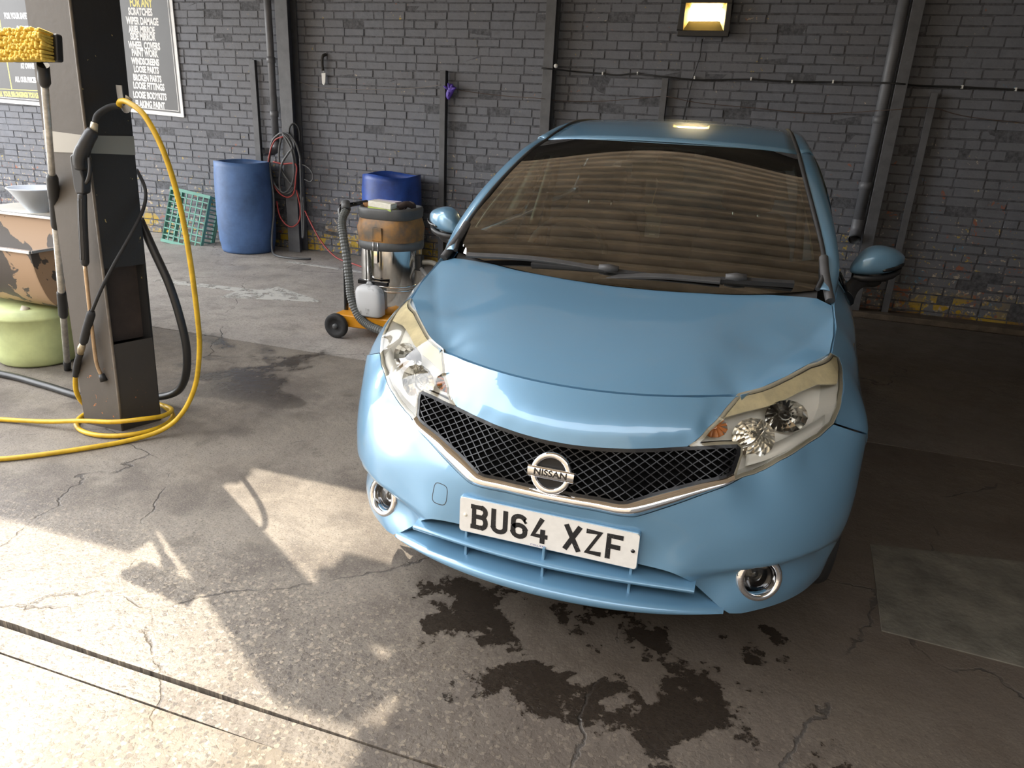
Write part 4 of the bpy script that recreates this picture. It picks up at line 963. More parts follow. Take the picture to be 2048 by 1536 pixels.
def downpipe(x, y, r, z0, z1, label, elbow):
    e = empty('downpipe', (x, y, z0), label, 'downpipe', 'rainwater downpipes on the brick wall')
    pm_ = MAT['pipe']; MB().cyl((x, y, z0 + .1), (x, y, z1), r, 20).build('pipe', pm_, e)
    for zc in (z0 + .42, z0 + .95): MB().lathe([(r, -.03), (r + .008, -.028), (r + .008, .028), (r, .03)], 20, Matrix.Translation((x, y, zc))).build('socket', pm_, e)
    P = spline(elbow, 6); b = MB(); b.tube(P, r + .004, 18, caps=False); b.tube(P, r - .006, 18, caps=False); b.build('outlet_bend', pm_, e)
    MB().tube([Vector(P[-1]) * .4 + Vector(P[-2]) * .6, P[-1]], r - .004, 18).build('outlet_dark', MAT['shell'], e) if False else None
    return e
MAT['pipe'] = pm('grey_pipe', (.13, .133, .145), .45, noise=(5, .2))
downpipe(1.262, 5.33, .046, .70, RH - .1, 'thick grey downpipe at right ending in an open bend', [(1.262, 5.33, .84), (1.262, 5.33, .76), (1.258, 5.30, .71), (1.252, 5.24, .675)])
downpipe(-4.640, 5.34, .037, 1.02, RH - .1, 'thin grey downpipe left of the hose column ending in an open elbow', [(-4.640, 5.34, 1.16), (-4.640, 5.34, 1.10), (-4.655, 5.30, 1.06), (-4.700, 5.20, 1.055)])

# ---- signs
sign_m = pm('sign_grey', (.085, .085, .088), .35, noise=(1.2, .15)); sw = pm('sign_white', (.78, .78, .78), .4, noise=(20, .08)); sy = pm('sign_yellow', (.75, .66, .16), .4)
RX = Matrix.Rotation(math.radians(90), 4, 'X')
def sign(name, x0, x1, z0, z1, label, skew=0.):
    e = empty(name, ((x0 + x1) / 2, 5.40, z0), label, 'sign')
    def q(x): return skew * (x - x0)
    def slabp(a0, a1, b0, b1, y0, y1): return MB().add([(a0, y0, b0 + q(a0)), (a1, y0, b0 + q(a1)), (a1, y1, b0 + q(a1)), (a0, y1, b0 + q(a0)), (a0, y0, b1 + q(a0)), (a1, y0, b1 + q(a1)), (a1, y1, b1 + q(a1)), (a0, y1, b1 + q(a0))], [(0, 3, 2, 1), (4, 5, 6, 7), (0, 1, 5, 4), (1, 2, 6, 5), (2, 3, 7, 6), (3, 0, 4, 7)])
    slabp(x0, x1, z0, z1, 5.396, 5.408).build('board', sw, e)
    slabp(x0 + .045, x1 - .04, z0 + .04, z1 - .05, 5.394, 5.397).build('panel', sign_m, e)
    b = MB()
    for a0, a1, b0, b1 in ((x0 + .060, x1 - .055, z0 + .058, z0 + .064), (x1 - .062, x1 - .055, z0 + .058, z1 - .08), (x0 + .060, x0 + .067, z0 + .058, z1 - .08)):
        k = slabp(a0, a1, b0, b1, 5.3932, 5.3945); b.add(k.v, k.f)
    b.build('border_line', sw, e)
    return e
s1 = sign('notice_sign', -6.800, -5.885, 1.380, 2.86, 'tall grey damage notice with white frame, list under yellow FOR ANY', -.033)
lines = [('FOR ANY', 2.506, -6.307, .105, sy), ('SCRATCHES', 2.417, -6.328, .088, sw), ('WIPER DAMAGE', 2.324, -6.315, .088, sw), ('ARIEL MIRROE', 2.239, -6.336, .082, sw), ('SIDE MIRROR', 2.168, -6.333, .085, sw), ('WHEEL COVERS', 2.078, -6.327, .088, sw), ('PAINT WORK', 2.001, -6.332, .085, sw), ('WINDSCREENS', 1.914, -6.339, .082, sw),
         ('LOOSE PARTS', 1.831, -6.338, .082, sw), ('BROKEN PARTS', 1.743, -6.338, .082, sw), ('LOOSE FITTINGS', 1.659, -6.329, .085, sw), ('LOOSE BODYKITS', 1.559, -6.331, .085, sw), ('FLAKING PAINT', 1.463, -6.339, .085, sw)]
for t, z, x, sz, mt in lines:
    text_mesh(t, sz * 1.14, mt, Matrix.Translation((x, 5.3935, z)) @ Matrix.Rotation(math.radians(1.5), 4, 'Y') @ RX, 'lettering', s1, .0045, .60, .0004)
s2 = sign('notice_sign', -9.9, -7.70, 1.425, 2.86, 'wide grey safety notice with white edge, half hidden behind the brush and post', -.02)
for t, z, x, sz, mt in (('FOR YOUR SAFETY', 2.364, -8.338, .085, sw), ('DO NOT WALK', 2.227, -8.168, .080, sw), ('AT OWNERS RISK', 1.826, -8.212, .080, sw), ('ALL OUR PRICES ARE', 1.672, -8.339, .080, sw), ('ALL YOUR BELONGINGS YOU LEAVE', 1.500, -8.66, .078, sy)):
    text_mesh(t, sz, mt, Matrix.Translation((x, 5.3935, z)) @ RX, 'lettering', s2, .0045, .56, .0004, 'LEFT')
MB().box((-9.8, 5.3932, 1.553), (-7.75, 5.3945, 1.561)).build('yellow_rule', sy, s2); MB().box((-8.43, 5.3932, 1.56), (-8.415, 5.3945, 2.8)).build('yellow_rule', sy, s2)

# ---- floodlight
fl = empty('floodlight', (-.26, 5.36, 2.26), 'square black floodlight switched on, high on the wall above the car', 'floodlight')
x0, x1, z0, z1 = -.470, -.040, 2.252, 2.555; yf = 5.30; blk = MAT['black_plastic']
b = MB()
for a, c in (((x0, yf, z0), (x1, yf + .05, z0 + .045)), ((x0, yf, z1 - .045), (x1, yf + .05, z1)), ((x0, yf, z0 + .045), (x0 + .045, yf + .05, z1 - .045)), ((x1 - .045, yf, z0 + .045), (x1, yf + .05, z1 - .045))): b.box(a, c)
b.build('housing_frame', blk, fl, bevel=.006)
MB().box((x0 + .02, yf + .05, z0 + .02), (x1 - .02, 5.395, z1 - .02)).build('housing_back', blk, fl)
i0, i1, k0, k1 = x0 + .046, x1 - .046, z0 + .046, z1 - .046; l0, l1, m0, m1 = -.385, -.130, 2.378, 2.478; yb = yf + .045
rf = pm('flood_reflector', (.75, .58, .22), .25, .9); b = MB()
for q in (((i0, yf + .004, k0), (i1, yf + .004, k0), (l1, yb, m0), (l0, yb, m0)), ((i1, yf + .004, k0), (i1, yf + .004, k1), (l1, yb, m1), (l1, yb, m0)), ((i1, yf + .004, k1), (i0, yf + .004, k1), (l0, yb, m1), (l1, yb, m1)), ((i0, yf + .004, k1), (i0, yf + .004, k0), (l0, yb, m0), (l0, yb, m1))): b.add(q, [(0, 1, 2, 3)])
b.build('reflector', rf, fl, fix=False)
MB().box((l0, yb - .003, m0), (l1, yb + .003, m1)).build('led_panel', pm('led', (1, .9, .7), .5, emit=((1.0, .80, .45), 22.)), fl)
MB().tube([(-.26, 5.39, 2.24), (-.262, 5.40, 2.1), (-.30, 5.395, 1.93), (-.33, 5.395, 1.70), (-.35, 5.395, 1.5)], .004, 6).build('lamp_cable', blk, fl)

# ---- cable, clips, wires
cabp = [(-1.66, 5.262, 1.962), (-1.60, 5.255, 1.960), (-1.54, 5.28, 1.957), (-1.35, 5.38, 1.948), (-1.136, 5.385, 1.940), (-.98, 5.385, 1.930), (-.814, 5.385, 1.946), (-.542, 5.335, 1.926), (-.235, 5.385, 1.912), (.187, 5.385, 1.930), (.515, 5.385, 1.922), (.872, 5.385, 1.930), (1.217, 5.275, 1.929), (1.37, 5.262, 1.925), (1.5, 5.36, 1.922), (1.841, 5.385, 1.922), (2.251, 5.385, 1.915), (3.3, 5.385, 1.90)]
cb = tag(MB().tube(spline(cabp, 6), .0065, 6).build('wall_cable', MAT['black_plastic']), 'black cable clipped along the brick wall below the floodlight', 'cable')
clm = pm('clip_white', (.75, .75, .72), .5)
for x, z in ((-1.113, 1.94), (-.793, 1.95), (-.286, 1.928), (.194, 1.934), (.531, 1.923), (.855, 1.932), (1.823, 1.923), (2.199, 1.917)):
    MB().box((x - .006, 5.377, z - .012), (x + .006, 5.412, z + .014)).build('clip', clm, cb)
MB().lathe([(0, .02), (.016, .012), (.02, 0), (.016, -.012), (0, -.02)], 14, Matrix.Translation((-1.525, 5.26, 1.985))).build('junction_ball', clm, cb)
ru = pm('rusty_wire', (.10, .065, .05), .7)
tag(MB().tube(spline([(-4.35, 5.37, 1.772), (-4.076, 5.375, 1.722), (-3.493, 5.375, 1.722), (-2.99, 5.37, 1.755), (-2.70, 5.338, 1.790)], 6), .0035, 5).build('sagging_wire', pm('pale_wire', (.22, .20, .19), .6)), 'thin pale wire sagging across the brick bay behind the drums', 'wire')
tag(MB().tube(spline([(-2.655, 5.35, 1.772), (-2.587, 5.375, 1.758), (-2.35, 5.385, 1.734), (-2.03, 5.385, 1.714), (-1.66, 5.262, 1.703), (-1.444, 5.375, 1.692), (-1.064, 5.38, 1.707), (-.56, 5.335, 1.764)], 6), .003, 5).build('sagging_wire', ru), 'thin rusty wire sagging from the purple glove towards the car roof', 'wire')
tag(MB().tube(spline([(-.506, 5.335, 1.766), (-.208, 5.38, 1.723), (.306, 5.385, 1.699), (.718, 5.385, 1.676), (1.03, 5.385, 1.697), (1.33, 5.265, 1.728), (1.622, 5.325, 1.757), (1.887, 5.385, 1.707), (2.307, 5.385, 1.674), (3.3, 5.385, 1.63)], 6), .003, 5).build('sagging_wire', ru), 'thin rusty wire strung across the wall right of the car roof', 'wire')
# small things on the wall
b = MB(); b.tube(spline([(-4.02, 5.405, 2.04), (-4.035, 5.37, 2.02), (-4.045, 5.37, 1.95), (-4.04, 5.372, 1.885)], 5), .016, 6)
hb_ = empty('hanging_brush', (-4.03, 5.40, 1.85), 'dark strap with small white blade hanging on wall above the wire', 'tool')
b.build('strap', pm('strap_dark', (.035, .033, .03), .8), hb_); MB().tube([(-4.04, 5.372, 1.89), (-4.035, 5.38, 1.865)], .003, 5).build('cord', clm, hb_)
MB().prism([(-4.062, 1.86), (-4.012, 1.865), (-4.020, 1.775), (-4.036, 1.745), (-4.058, 1.76)], 'y', 5.372, 5.384).build('blade', clm, hb_, bevel=.003)
gv = []; pur = pm('purple_nitrile', (.09, .045, .35), .45)
g = empty('rubber_glove', (-2.60, 5.36, 1.70), 'crumpled purple rubber glove hung beside a steel upright', 'glove'); r_ = random.Random(3)
b = MB(); cen = Vector((-2.598, 5.335, 1.745)); rows = []
for i, (zz, w, sx) in enumerate(((-.085, .012, -.02), (-.06, .026, -.016), (-.03, .034, -.008), (0, .042, .0), (.025, .05, .006), (.045, .03, .004), (.06, .012, 0))):
    rows.append([(cen.x + sx + w * math.cos(a) * r_.uniform(.7, 1.2), cen.y + .6 * w * math.sin(a) * r_.uniform(.7, 1.2), cen.z + zz + r_.uniform(-.006, .006)) for a in np.linspace(0, 2 * math.pi, 13)])
    rows[-1][-1] = rows[-1][0]
b.grid(rows).build('palm', pur, g)
for dx, dz, l in ((-.055, .03, .055), (-.015, .06, .05), (.03, .05, .05), (.06, .02, .06), (-.02, -.07, .04)):
    d = Vector((dx, -.02, dz)).normalized(); p = cen + d * .02; MB().tube([p, p + d * l * .5 + Vector((0, -.008, 0)), p + d * l], [.014, .012, .005], 7).build('finger', pur, g)

# ---- blue drums
def drum(name, x, y, r, h_, mat, label, dents=0.):
    e = empty(name, (x, y, 0), label, 'drum', 'blue plastic drums by the brick wall')
    pr = [(0, .004), (r * .88, .004), (r * .915, .025), (r * .93, .07), (r * .965, .12), (r * .99, h_ * .32), (r, h_ * .5), (r * .995, h_ * .68), (r * .97, h_ * .86), (r * .945, h_ * .94), (r * .94, h_), (r * .915, h_), (r * .91, h_ * .94), (r * .93, h_ * .8), (r * .95, h_ * .4), (r * .88, .03), (0, .03)]
    b = MB().lathe(pr, 48, Matrix.Translation((x, y, 0)))
    rn = random.Random(int(x * 100)); b.v = [(p[0] + dents * math.sin(p[2] * 9 + p[1] * 7), p[1], p[2] + (dents * 2.2 * math.sin(3 * math.atan2(p[1] - y, p[0] - x) + 1) if p[2] > h_ * .9 else 0)) for p in b.v]
    b.build('body', mat, e)
    for k in range(0): pass
    return e
dm1 = pm('drum_blue_dusty', (.070, .145, .32), .5, noise=(3.2, .35), bump=(4, .2, .02)); dm2 = pm('drum_blue_bright', (.025, .075, .34), .42, noise=(4, .45), bump=(5, .2, .02))
drum('plastic_drum', -4.875, 5.055, .305, .95, dm1, 'large dusty open blue plastic drum beside the green crate', .003)
drum('plastic_drum', -3.115, 5.09, .305, .93, dm2, 'bright blue open plastic drum standing behind the vacuum cleaner', .006)

# ---- green crate leaning on the wall
ce = empty('plastic_crate', (-5.80, 5.2, 0), 'green plastic lattice crate tipped on its side against the wall', 'crate'); cg = pm('crate_green', (.17, .42, .34), .5, noise=(6, .2))
# local: u across, v up the lattice face, w depth; tilted backwards
CT = Matrix.Translation((-5.93, 4.90, .03)) @ Matrix.Rotation(math.radians(10), 4, 'Z') @ Matrix.Rotation(math.radians(-14), 4, 'X') @ Matrix.Rotation(math.radians(9), 4, 'Y')
CWd, CHt, CDp = .47, .60, .26
def cbox(b, a, c):
    k = MB().box(a, c); b.add([tuple(CT @ Vector(p)) for p in k.v], k.f)
b = MB()
for i in range(8): u = i * CWd / 7; cbox(b, (u - .006, 0, 0), (u + .006, .012, CHt))
for i in range(9): v = i * CHt / 8; cbox(b, (0, 0, v - .006), (CWd, .012, v + .006))
b.build('lattice_base', cg, ce)
for v0, v1 in ((-.012, .022), (CHt - .022, CHt + .012)):
    b = MB(); cbox(b, (-.012, -.004, v0), (CWd + .012, .03, v1)); b.build('base_rim', cg, ce)
b = MB(); cbox(b, (-.012, CDp - .03, -.012), (CWd + .012, CDp, .012)); cbox(b, (-.012, CDp - .03, CHt - .012), (CWd + .012, CDp, CHt + .012)); cbox(b, (-.012, CDp - .03, -.012), (.012, CDp, CHt + .012)); cbox(b, (CWd - .012, CDp - .03, -.012), (CWd + .012, CDp, CHt + .012)); b.build('top_rim', cg, ce)
for nm, ux in (('side_panel', CWd), ('side_panel', 0)):
    b = MB(); cbox(b, (ux - .006, .0, 0), (ux + .006, .05, CHt)); cbox(b, (ux - .006, .20, 0), (ux + .006, CDp, CHt))
    for i in range(14): v = i * CHt / 13; cbox(b, (ux - .006, .05, v - .008), (ux + .006, .20, v + .008))
    b.build(nm, cg, ce)
for v in (0, CHt):
    b = MB(); cbox(b, (0, 0, v - .006), (CWd, CDp, v + .006)); b.build('end_panel', cg, ce)

# ---- hose coils on the steel column
hm = pm('grey_hose', (.075, .078, .082), .45); rh = pm('red_hose', (.28, .035, .03), .45)
hc = empty('hose_coil', (-4.42, 5.2, 0), 'grey hose coiled over a hook on the steel column by the left drum', 'hose')
loop1 = [(-4.50, 1.235), (-4.585, 1.16), (-4.625, 1.02), (-4.63, .90), (-4.60, .78), (-4.53, .68), (-4.44, .635), (-4.36, .68), (-4.315, .80), (-4.30, .95), (-4.315, 1.10), (-4.36, 1.21), (-4.43, 1.255)]
MB().tube(spline([(x, 5.185 + .012 * math.sin(i), z) for i, (x, z) in enumerate(loop1)], 6, True), .0115, 8, closed=True).build('coil_loop', hm, hc)
loop2 = [(-4.44, 1.245), (-4.50, 1.14), (-4.515, .98), (-4.48, .86), (-4.40, .76), (-4.31, .66), (-4.26, .58), (-4.245, .80), (-4.25, 1.0), (-4.29, 1.15), (-4.36, 1.24)]
MB().tube(spline([(x, 5.205 + .008 * math.cos(i), z) for i, (x, z) in enumerate(loop2)], 6, True), .0115, 8, closed=True).build('coil_loop', hm, hc)
loop3 = [(-4.42, 1.24), (-4.335, 1.10), (-4.31, .92), (-4.34, .76), (-4.42, .66), (-4.49, .66), (-4.50, .78), (-4.46, .94), (-4.37, 1.06), (-4.32, 1.12), (-4.36, 1.20)]
MB().tube(spline([(x, 5.165, z) for x, z in loop3], 6, True), .0115, 8, closed=True).build('coil_loop', hm, hc)
MB().tube(spline([(-4.39, 5.23, 1.24), (-4.37, 5.22, 1.32), (-4.32, 5.23, 1.36), (-4.27, 5.235, 1.30), (-4.265, 5.23, 1.18)], 6), .009, 8).build('hook_loop', MAT['rubber'], hc)
MB().tube(spline([(-4.245, 5.19, 1.02), (-4.25, 5.19, .8), (-4.255, 5.19, .6), (-4.26, 5.19, .40), (-4.265, 5.19, .22), (-4.262, 5.185, .18), (-4.25, 5.19, .22), (-4.245, 5.20, .40), (-4.24, 5.20, .62)], 6), .0115, 8).build('hanging_bight', hm, hc)
MB().tube(spline([(-4.60, 5.15, .95), (-4.585, 5.14, .80), (-4.555, 5.12, .6), (-4.555, 5.10, .4), (-4.56, 5.06, .22), (-4.53, 5.0, .08), (-4.45, 4.92, .02), (-4.30, 4.86, .013), (-4.12, 4.87, .013), (-4.0, 4.93, .013)], 6), .012, 8).build('hose_tail', hm, hc)
MB().tube(spline([(-4.27, 5.20, .95), (-4.20, 5.21, .94), (-4.13, 5.21, .89), (-4.11, 5.21, .82), (-4.15, 5.21, .78), (-4.21, 5.20, .80)], 6), .008, 8).build('small_loop', hm, hc)
rc = empty('red_hose_coil', (-4.42, 5.2, 0), 'thin red hose looped among the grey coils and trailing to the floor', 'hose')
loop4 = [(-4.42, 1.225), (-4.53, 1.18), (-4.60, 1.06), (-4.635, .90), (-4.60, .75), (-4.52, .64), (-4.42, .60), (-4.335, .65), (-4.30, .80), (-4.29, .95), (-4.45, .945), (-4.57, .96)]
MB().tube(spline([(x, 5.172, z) for x, z in loop4], 6), .0085, 8).build('coil_loop', rh, rc)
MB().tube(spline([(-4.31, 5.19, .68), (-4.275, 5.19, .5), (-4.29, 5.18, .36), (-4.37, 5.17, .29), (-4.46, 5.17, .31), (-4.53, 5.17, .40), (-4.55, 5.16, .55)], 6), .0085, 8).build('coil_loop', rh, rc)
MB().tube(spline([(-4.225, 5.20, .47), (-4.14, 5.18, .34), (-4.03, 5.15, .20), (-3.90, 5.10, .10), (-3.72, 5.02, .03), (-3.50, 4.95, .010), (-3.30, 4.85, .010), (-3.05, 4.9, .010)], 6), .0085, 8).build('hose_tail', rh, rc)

# ---- vacuum cleaner
vx, vy = -2.02, 2.97
vc = empty('vacuum_cleaner', (vx, vy, 0), 'tall wet and dry vacuum cleaner with steel drum on orange wheeled trolley', 'vacuum cleaner')
vo = pm('vac_orange', (.62, .26, .01), .4, noise=(8, .12)); vh = pm('vac_head_soiled', (.36, .165, .03), .5, noise=(9, .45), col2=(.10, .075, .05)); vg = pm('vac_grey', (.085, .088, .09), .5, noise=(12, .2)); vs_ = pm('vac_steel', (.78, .76, .72), .10, 1.0, noise=(6, .1))
TV = Matrix.Translation((vx, vy, 0)); R_ = .215
MB().lathe([(0, .16), (R_ * .90, .16), (R_ * .97, .19), (R_ * .985, .22), (R_, .235), (R_, .63)], 48, TV).build('steel_drum', vs_, vc)
for zz in (.335, .365): MB().lathe([(R_, -.008), (R_ + .005, -.003), (R_ + .005, .003), (R_, .008)], 48, Matrix.Translation((vx, vy, zz))).build('drum_rib', vs_, vc)
MB().lathe([(R_ - .01, .615), (R_ + .012, .618), (R_ + .016, .64), (R_ + .016, .675), (R_ - .01, .682)], 48, TV).build('drum_ring', vg, vc)
def superell(rx, ry, z, n=40, p=.62): return [(vx + rx * math.copysign(abs(math.cos(a)) ** p, math.cos(a)), vy + ry * math.copysign(abs(math.sin(a)) ** p, math.sin(a)), z) for a in np.linspace(0, 2 * math.pi, n + 1)]
MB().grid([superell(.222, .222, .675, p=.85), superell(.220, .220, .70, p=.8), superell(.214, .212, .76), superell(.200, .198, .815), superell(.192, .19, .828)]).build('motor_head', vh, vc)
b = MB(); rr_ = [superell(.190, .19, .822), superell(.203, .20, .835), superell(.205, .202, .885), superell(.20, .198, .90), superell(.185, .183, .902), superell(.18, .18, .875), superell(.02, .02, .875)]; b.grid(rr_); b.build('top_tray', vg, vc)
MB().prism([(vx - .035, .685), (vx + .045, .685), (vx + .04, .775), (vx - .03, .775)], 'y', vy - .226, vy - .20).build('latch_plate', vh, vc, bevel=.004)
la = MB(); la.box((vx - .012, vy - .238, .535), (vx + .012, vy - .222, .62)); la.tube([(vx - .018, vy - .235, .68), (vx - .018, vy - .24, .62)], .003, 5); la.tube([(vx + .018, vy - .235, .68), (vx + .018, vy - .24, .62)], .003, 5); la.build('drum_latch', MAT['chrome'], vc)
# trolley
b = MB(); b.prism([(vx - .29, vy - .335), (vx + .24, vy - .30), (vx + .24, vy + .26), (vx - .29, vy + .26)], 'z', .075, .165); b.build('trolley_base', vo, vc, bevel=.012)
for (wx, wy_, wr) in ((vx - .25, vy - .365, .088), (vx - .285, vy + .20, .088), (vx + .22, vy - .15, .05), (vx + .22, vy + .18, .05)):
    T = Matrix.Translation((wx, wy_, wr)) @ Matrix.Rotation(math.radians(90), 4, 'X')
    w = MB().lathe([(0, -.012), (wr * .55, -.012), (wr * .6, -.02), (wr * .92, -.022), (wr, -.012), (wr, .012), (wr * .92, .022), (wr * .6, .02), (wr * .55, .012), (0, .012)], 28, T).build('wheel', MAT['rubber'], vc)
    MB().lathe([(0, .028), (wr * .2, .026), (wr * .22, .01)], 14, T).build('hub', vg, w)
for yy in (vy - .20, vy + .16):
    MB().tube(spline([(vx - .265, yy, .12), (vx - .262, yy, .45), (vx - .262, yy, .60), (vx - .29, yy + .05, .72), (vx - .34, yy + .08, .84), (vx - .34, yy + .1, .88)], 6), .016, 10).build('handle_tube', MAT['gloss_black'], vc)
MB().cyl((vx - .34, vy - .1, .88), (vx - .34, vy + .26, .88), .016, 10).build('handle_bar', MAT['gloss_black'], vc)
hs_ = spline([(vx - .26, vy - .17, .87), (vx - .27, vy - .21, .80), (vx - .245, vy - .24, .70), (vx - .205, vy - .27, .55), (vx - .18, vy - .29, .40), (vx - .155, vy - .31, .28), (vx - .09, vy - .33, .17), (vx + .0, vy - .35, .12), (vx + .12, vy - .38, .10), (vx + .28, vy - .40, .05)], 14)
MB().tube(hs_, [.027 if i % 2 else .031 for i in range(len(hs_))], 10, smooth=False).build('suction_hose', pm('vac_hose', (.10, .105, .10), .55), vc)
MB().tube([hs_[0], Vector(hs_[0]) + Vector((-.02, .03, .05))], [.034, .03], 10).build('hose_cuff', vg, vc)
b = MB(); b.tube(spline([(vx + .02, vy - .22, .31), (vx + .0, vy - .26, .36)], 2), .008, 6); b.box((vx - .13, vy - .262, .385), (vx + .10, vy - .232, .415)); b.build('bottle_bracket', MAT['gloss_black'], vc, bevel=.006)
# side bracket and bent pipe to the right of the drum
MB().box((vx + .205, vy - .03, .47), (vx + .245, vy + .03, .58)).build('inlet_block', MAT['black_plastic'], vc, bevel=.006)
MB().tube(spline([(vx + .24, vy, .53), (vx + .31, vy, .535), (vx + .37, vy - .02, .52), (vx + .42, vy - .05, .46)], 5), .018, 10).build('inlet_pipe', pm('grey_tube', (.22, .21, .18), .4), vc)
MB().tube([(vx + .24, vy - .02, .49), (vx + .36, vy - .05, .38)], .014, 8).build('brace_tube', pm('grey_tube2', (.22, .22, .22), .4), vc)
# white bottle hung on the drum, rags on top
wb_ = empty('plastic_bottle', (vx - .02, vy - .28, .17), 'grimy white plastic bottle hung on front of the vacuum drum', 'bottle'); wbm = pm('grimy_white', (.55, .56, .57), .5, noise=(9, .0, .30, .42), col2=(.08, .08, .075))
rows = []
for z, w, d in ((.172, .075, .045), (.185, .092, .055), (.27, .098, .055), (.34, .098, .052), (.37, .085, .045), (.385, .06, .03), (.39, .045, .02)):
    rows.append([(vx - .012 + (z - .17) * -.08 + w * math.copysign(abs(math.cos(a)) ** .5, math.cos(a)), vy - .285 + d * math.copysign(abs(math.sin(a)) ** .5, math.sin(a)), z) for a in np.linspace(0, 2 * math.pi, 29)])
b = MB().grid(rows); b.add(rows[0][:-1], [tuple(range(28))]); b.add(rows[-1][:-1], [tuple(range(28))]); b.build('body', wbm, wb_)
MB().tube([(vx - .03, vy - .285, .385), (vx - .03, vy - .27, .40)], .022, 10).build('neck', wbm, wb_)
sp_ = empty('sponge_block', (vx + .0, vy - .13, .90), 'pale cream sponge with green underside on top of vacuum', 'sponge')
MB().box((vx - .075, vy - .195, .905), (vx + .10, vy - .105, .945), Matrix.Rotation(math.radians(4), 3, 'Y')).build('foam', pm('foam_cream', (.72, .70, .60), .8, bump=(90, .4)), sp_, bevel=.006)
MB().box((vx - .076, vy - .196, .893), (vx + .101, vy - .104, .906), Matrix.Rotation(math.radians(4), 3, 'Y')).build('scourer', pm('scourer_green', (.40, .50, .12), .8), sp_, bevel=.003)
tag(MB().box((vx - .16, vy + .0, .885), (vx + .04, vy + .09, .93), Matrix.Rotation(math.radians(-6), 3, 'Z')).build('paper_pack', pm('pack_lilac', (.55, .50, .62), .6), bevel=.004), 'small pale lilac packet lying in the vacuum top tray', 'packet')
tag(MB().box((vx - .19, vy - .06, .885), (vx - .06, vy + .0, .915)).build('wood_block', pm('brown_block', (.30, .14, .04), .6, noise=(20, .3)), bevel=.003), 'small brown wooden block in the vacuum top tray', 'block')
tag(MB().tube(spline([(vx + .10, vy - .09, .90), (vx + .14, vy - .05, .93), (vx + .17, vy - .0, .91), (vx + .12, vy + .05, .92), (vx + .09, vy + .0, .90)], 4), [.02, .024, .022, .024, .02, .022, .02, .018, .02, .022, .024, .02, .02, .018, .016, .02, .02], 7).build('dark_rag', pm('rag_dark', (.04, .025, .02), .9)), 'crumpled dark rag on the right of the vacuum top', 'rag')
# ================================================================== left foreground: post, brush, lance, hoses, trough, barrel
LEAN = .032     # post leans slightly to the right as it rises
def pst(x, y, z): return (x + LEAN * z, y, z)
post = empty('steel_post', (-2.44, .88, 0), 'dark grey steel post in left foreground with yellow hose round its foot', 'post')
pg = pm('post_grey', (.085, .075, .066), .55, noise=(6, .3), bump=(40, .2, .004)); pk = pm('post_black', (.010, .010, .011), .6, noise=(24, 0, .735, .755), col2=(.010, .010, .011))
def chipped(name, base, chip, thr, scale=22, lowz=None):
    m, nt, b, out = node_mat(name); h = nodes(nt); n = h.noise(scale, 5, .7, None, .5); t = h.ramp(n, thr, thr + .02)
    if lowz: t = h.m('MULTIPLY', t, h.ramp(h.sep.outputs[2], lowz[0], lowz[1]))
    nt.links.new(h.mix(t, h.mix(h.noise(5, 5), tuple(c * .8 for c in base), tuple(c * 1.25 for c in base)), chip), b.inputs['Base Color']); b.inputs['Roughness'].default_value = .55
    nt.links.new(h.bump(h.noise(35, 5), .25, .004), b.inputs['Normal']); return m
pg = chipped('post_grey_rust', (.085, .074, .064), (.45, .16, .05), .645, 30, (.55, .25)); pk = chipped('post_black_chips', (.012, .012, .013), (.42, .33, .14), .675, 24)
FX0, FX1, FY, BX0, BX1, BY = -2.580, -2.350, .780, -2.535, -2.285, .955
def pframe(z): # corners at height z : front-left, front-right, back-right, back-left
    return [pst(FX0, FY, z), pst(FX1, FY, z), pst(BX1 + .003 * z, BY, z), pst(BX0, BY, z)]
zs = np.linspace(0, RH, 18)
MB().grid([[pframe(z)[0] for z in zs], [pframe(z)[1] for z in zs]], False).build('front_flange', pg, post, fix=False, solid=.012)
def side_quad(z0, z1, inset_, mat, nm):
    A = np.array(pframe(z0)[1]); B = np.array(pframe(z0)[2]); C_ = np.array(pframe(z1)[2]); D = np.array(pframe(z1)[1]); n = np.array([-.93, .34, 0]) * inset_
    return MB().add([tuple(A + n), tuple(B + n), tuple(C_ + n), tuple(D + n)], [(0, 1, 2, 3)]).build(nm, mat, post, fix=False, solid=.006)
side_quad(.44, .80, .045, pm('rust_brown', (.035, .024, .02), .7, noise=(9, .4)), 'recessed_web')
side_quad(0, .44, 0, chipped('post_lower_rust', (.040, .036, .033), (.42, .15, .05), .66, 26), 'lower_side_plate'); side_quad(.80, RH, 0, pk, 'upper_side_plate')
MB().grid([[pframe(z)[2] for z in zs], [pframe(z)[3] for z in zs]], False).build('back_flange', pk, post, fix=False, solid=.012)
MB().grid([[pframe(z)[3] for z in zs], [pframe(z)[0] for z in zs]], False).build('left_side_plate', pg, post, fix=False, solid=.006)
MB().tube([pframe(z)[1] for z in zs], .007, 6).build('corner_edge', pm('worn_edge', (.15, .125, .10), .5, noise=(12, .4)), post)
tp = pm('packing_tape', (.36, .34, .30), .35); tf = pm('tape_grey', (.20, .21, .20), .35)
a = [pframe(z) for z in (1.29, 1.37)]; o_ = .008
MB().add([(a[0][0][0], FY - o_, a[0][0][2]), (a[0][1][0], FY - o_, a[0][1][2] + .008), (a[1][1][0], FY - o_, a[1][1][2]), (a[1][0][0], FY - o_, a[1][0][2] + .01)], [(0, 1, 2, 3)]).build('tape_band', tp, post, fix=False, solid=.001)
MB().add([(a[0][1][0] + .009, FY - .002, a[0][1][2] + .008), (a[0][2][0] + .009, BY, a[0][2][2]), (a[1][2][0] + .009, BY, a[1][2][2]), (a[1][1][0] + .009, FY - .002, a[1][1][2])], [(0, 1, 2, 3)]).build('tape_band', tf, post, fix=False, solid=.001)
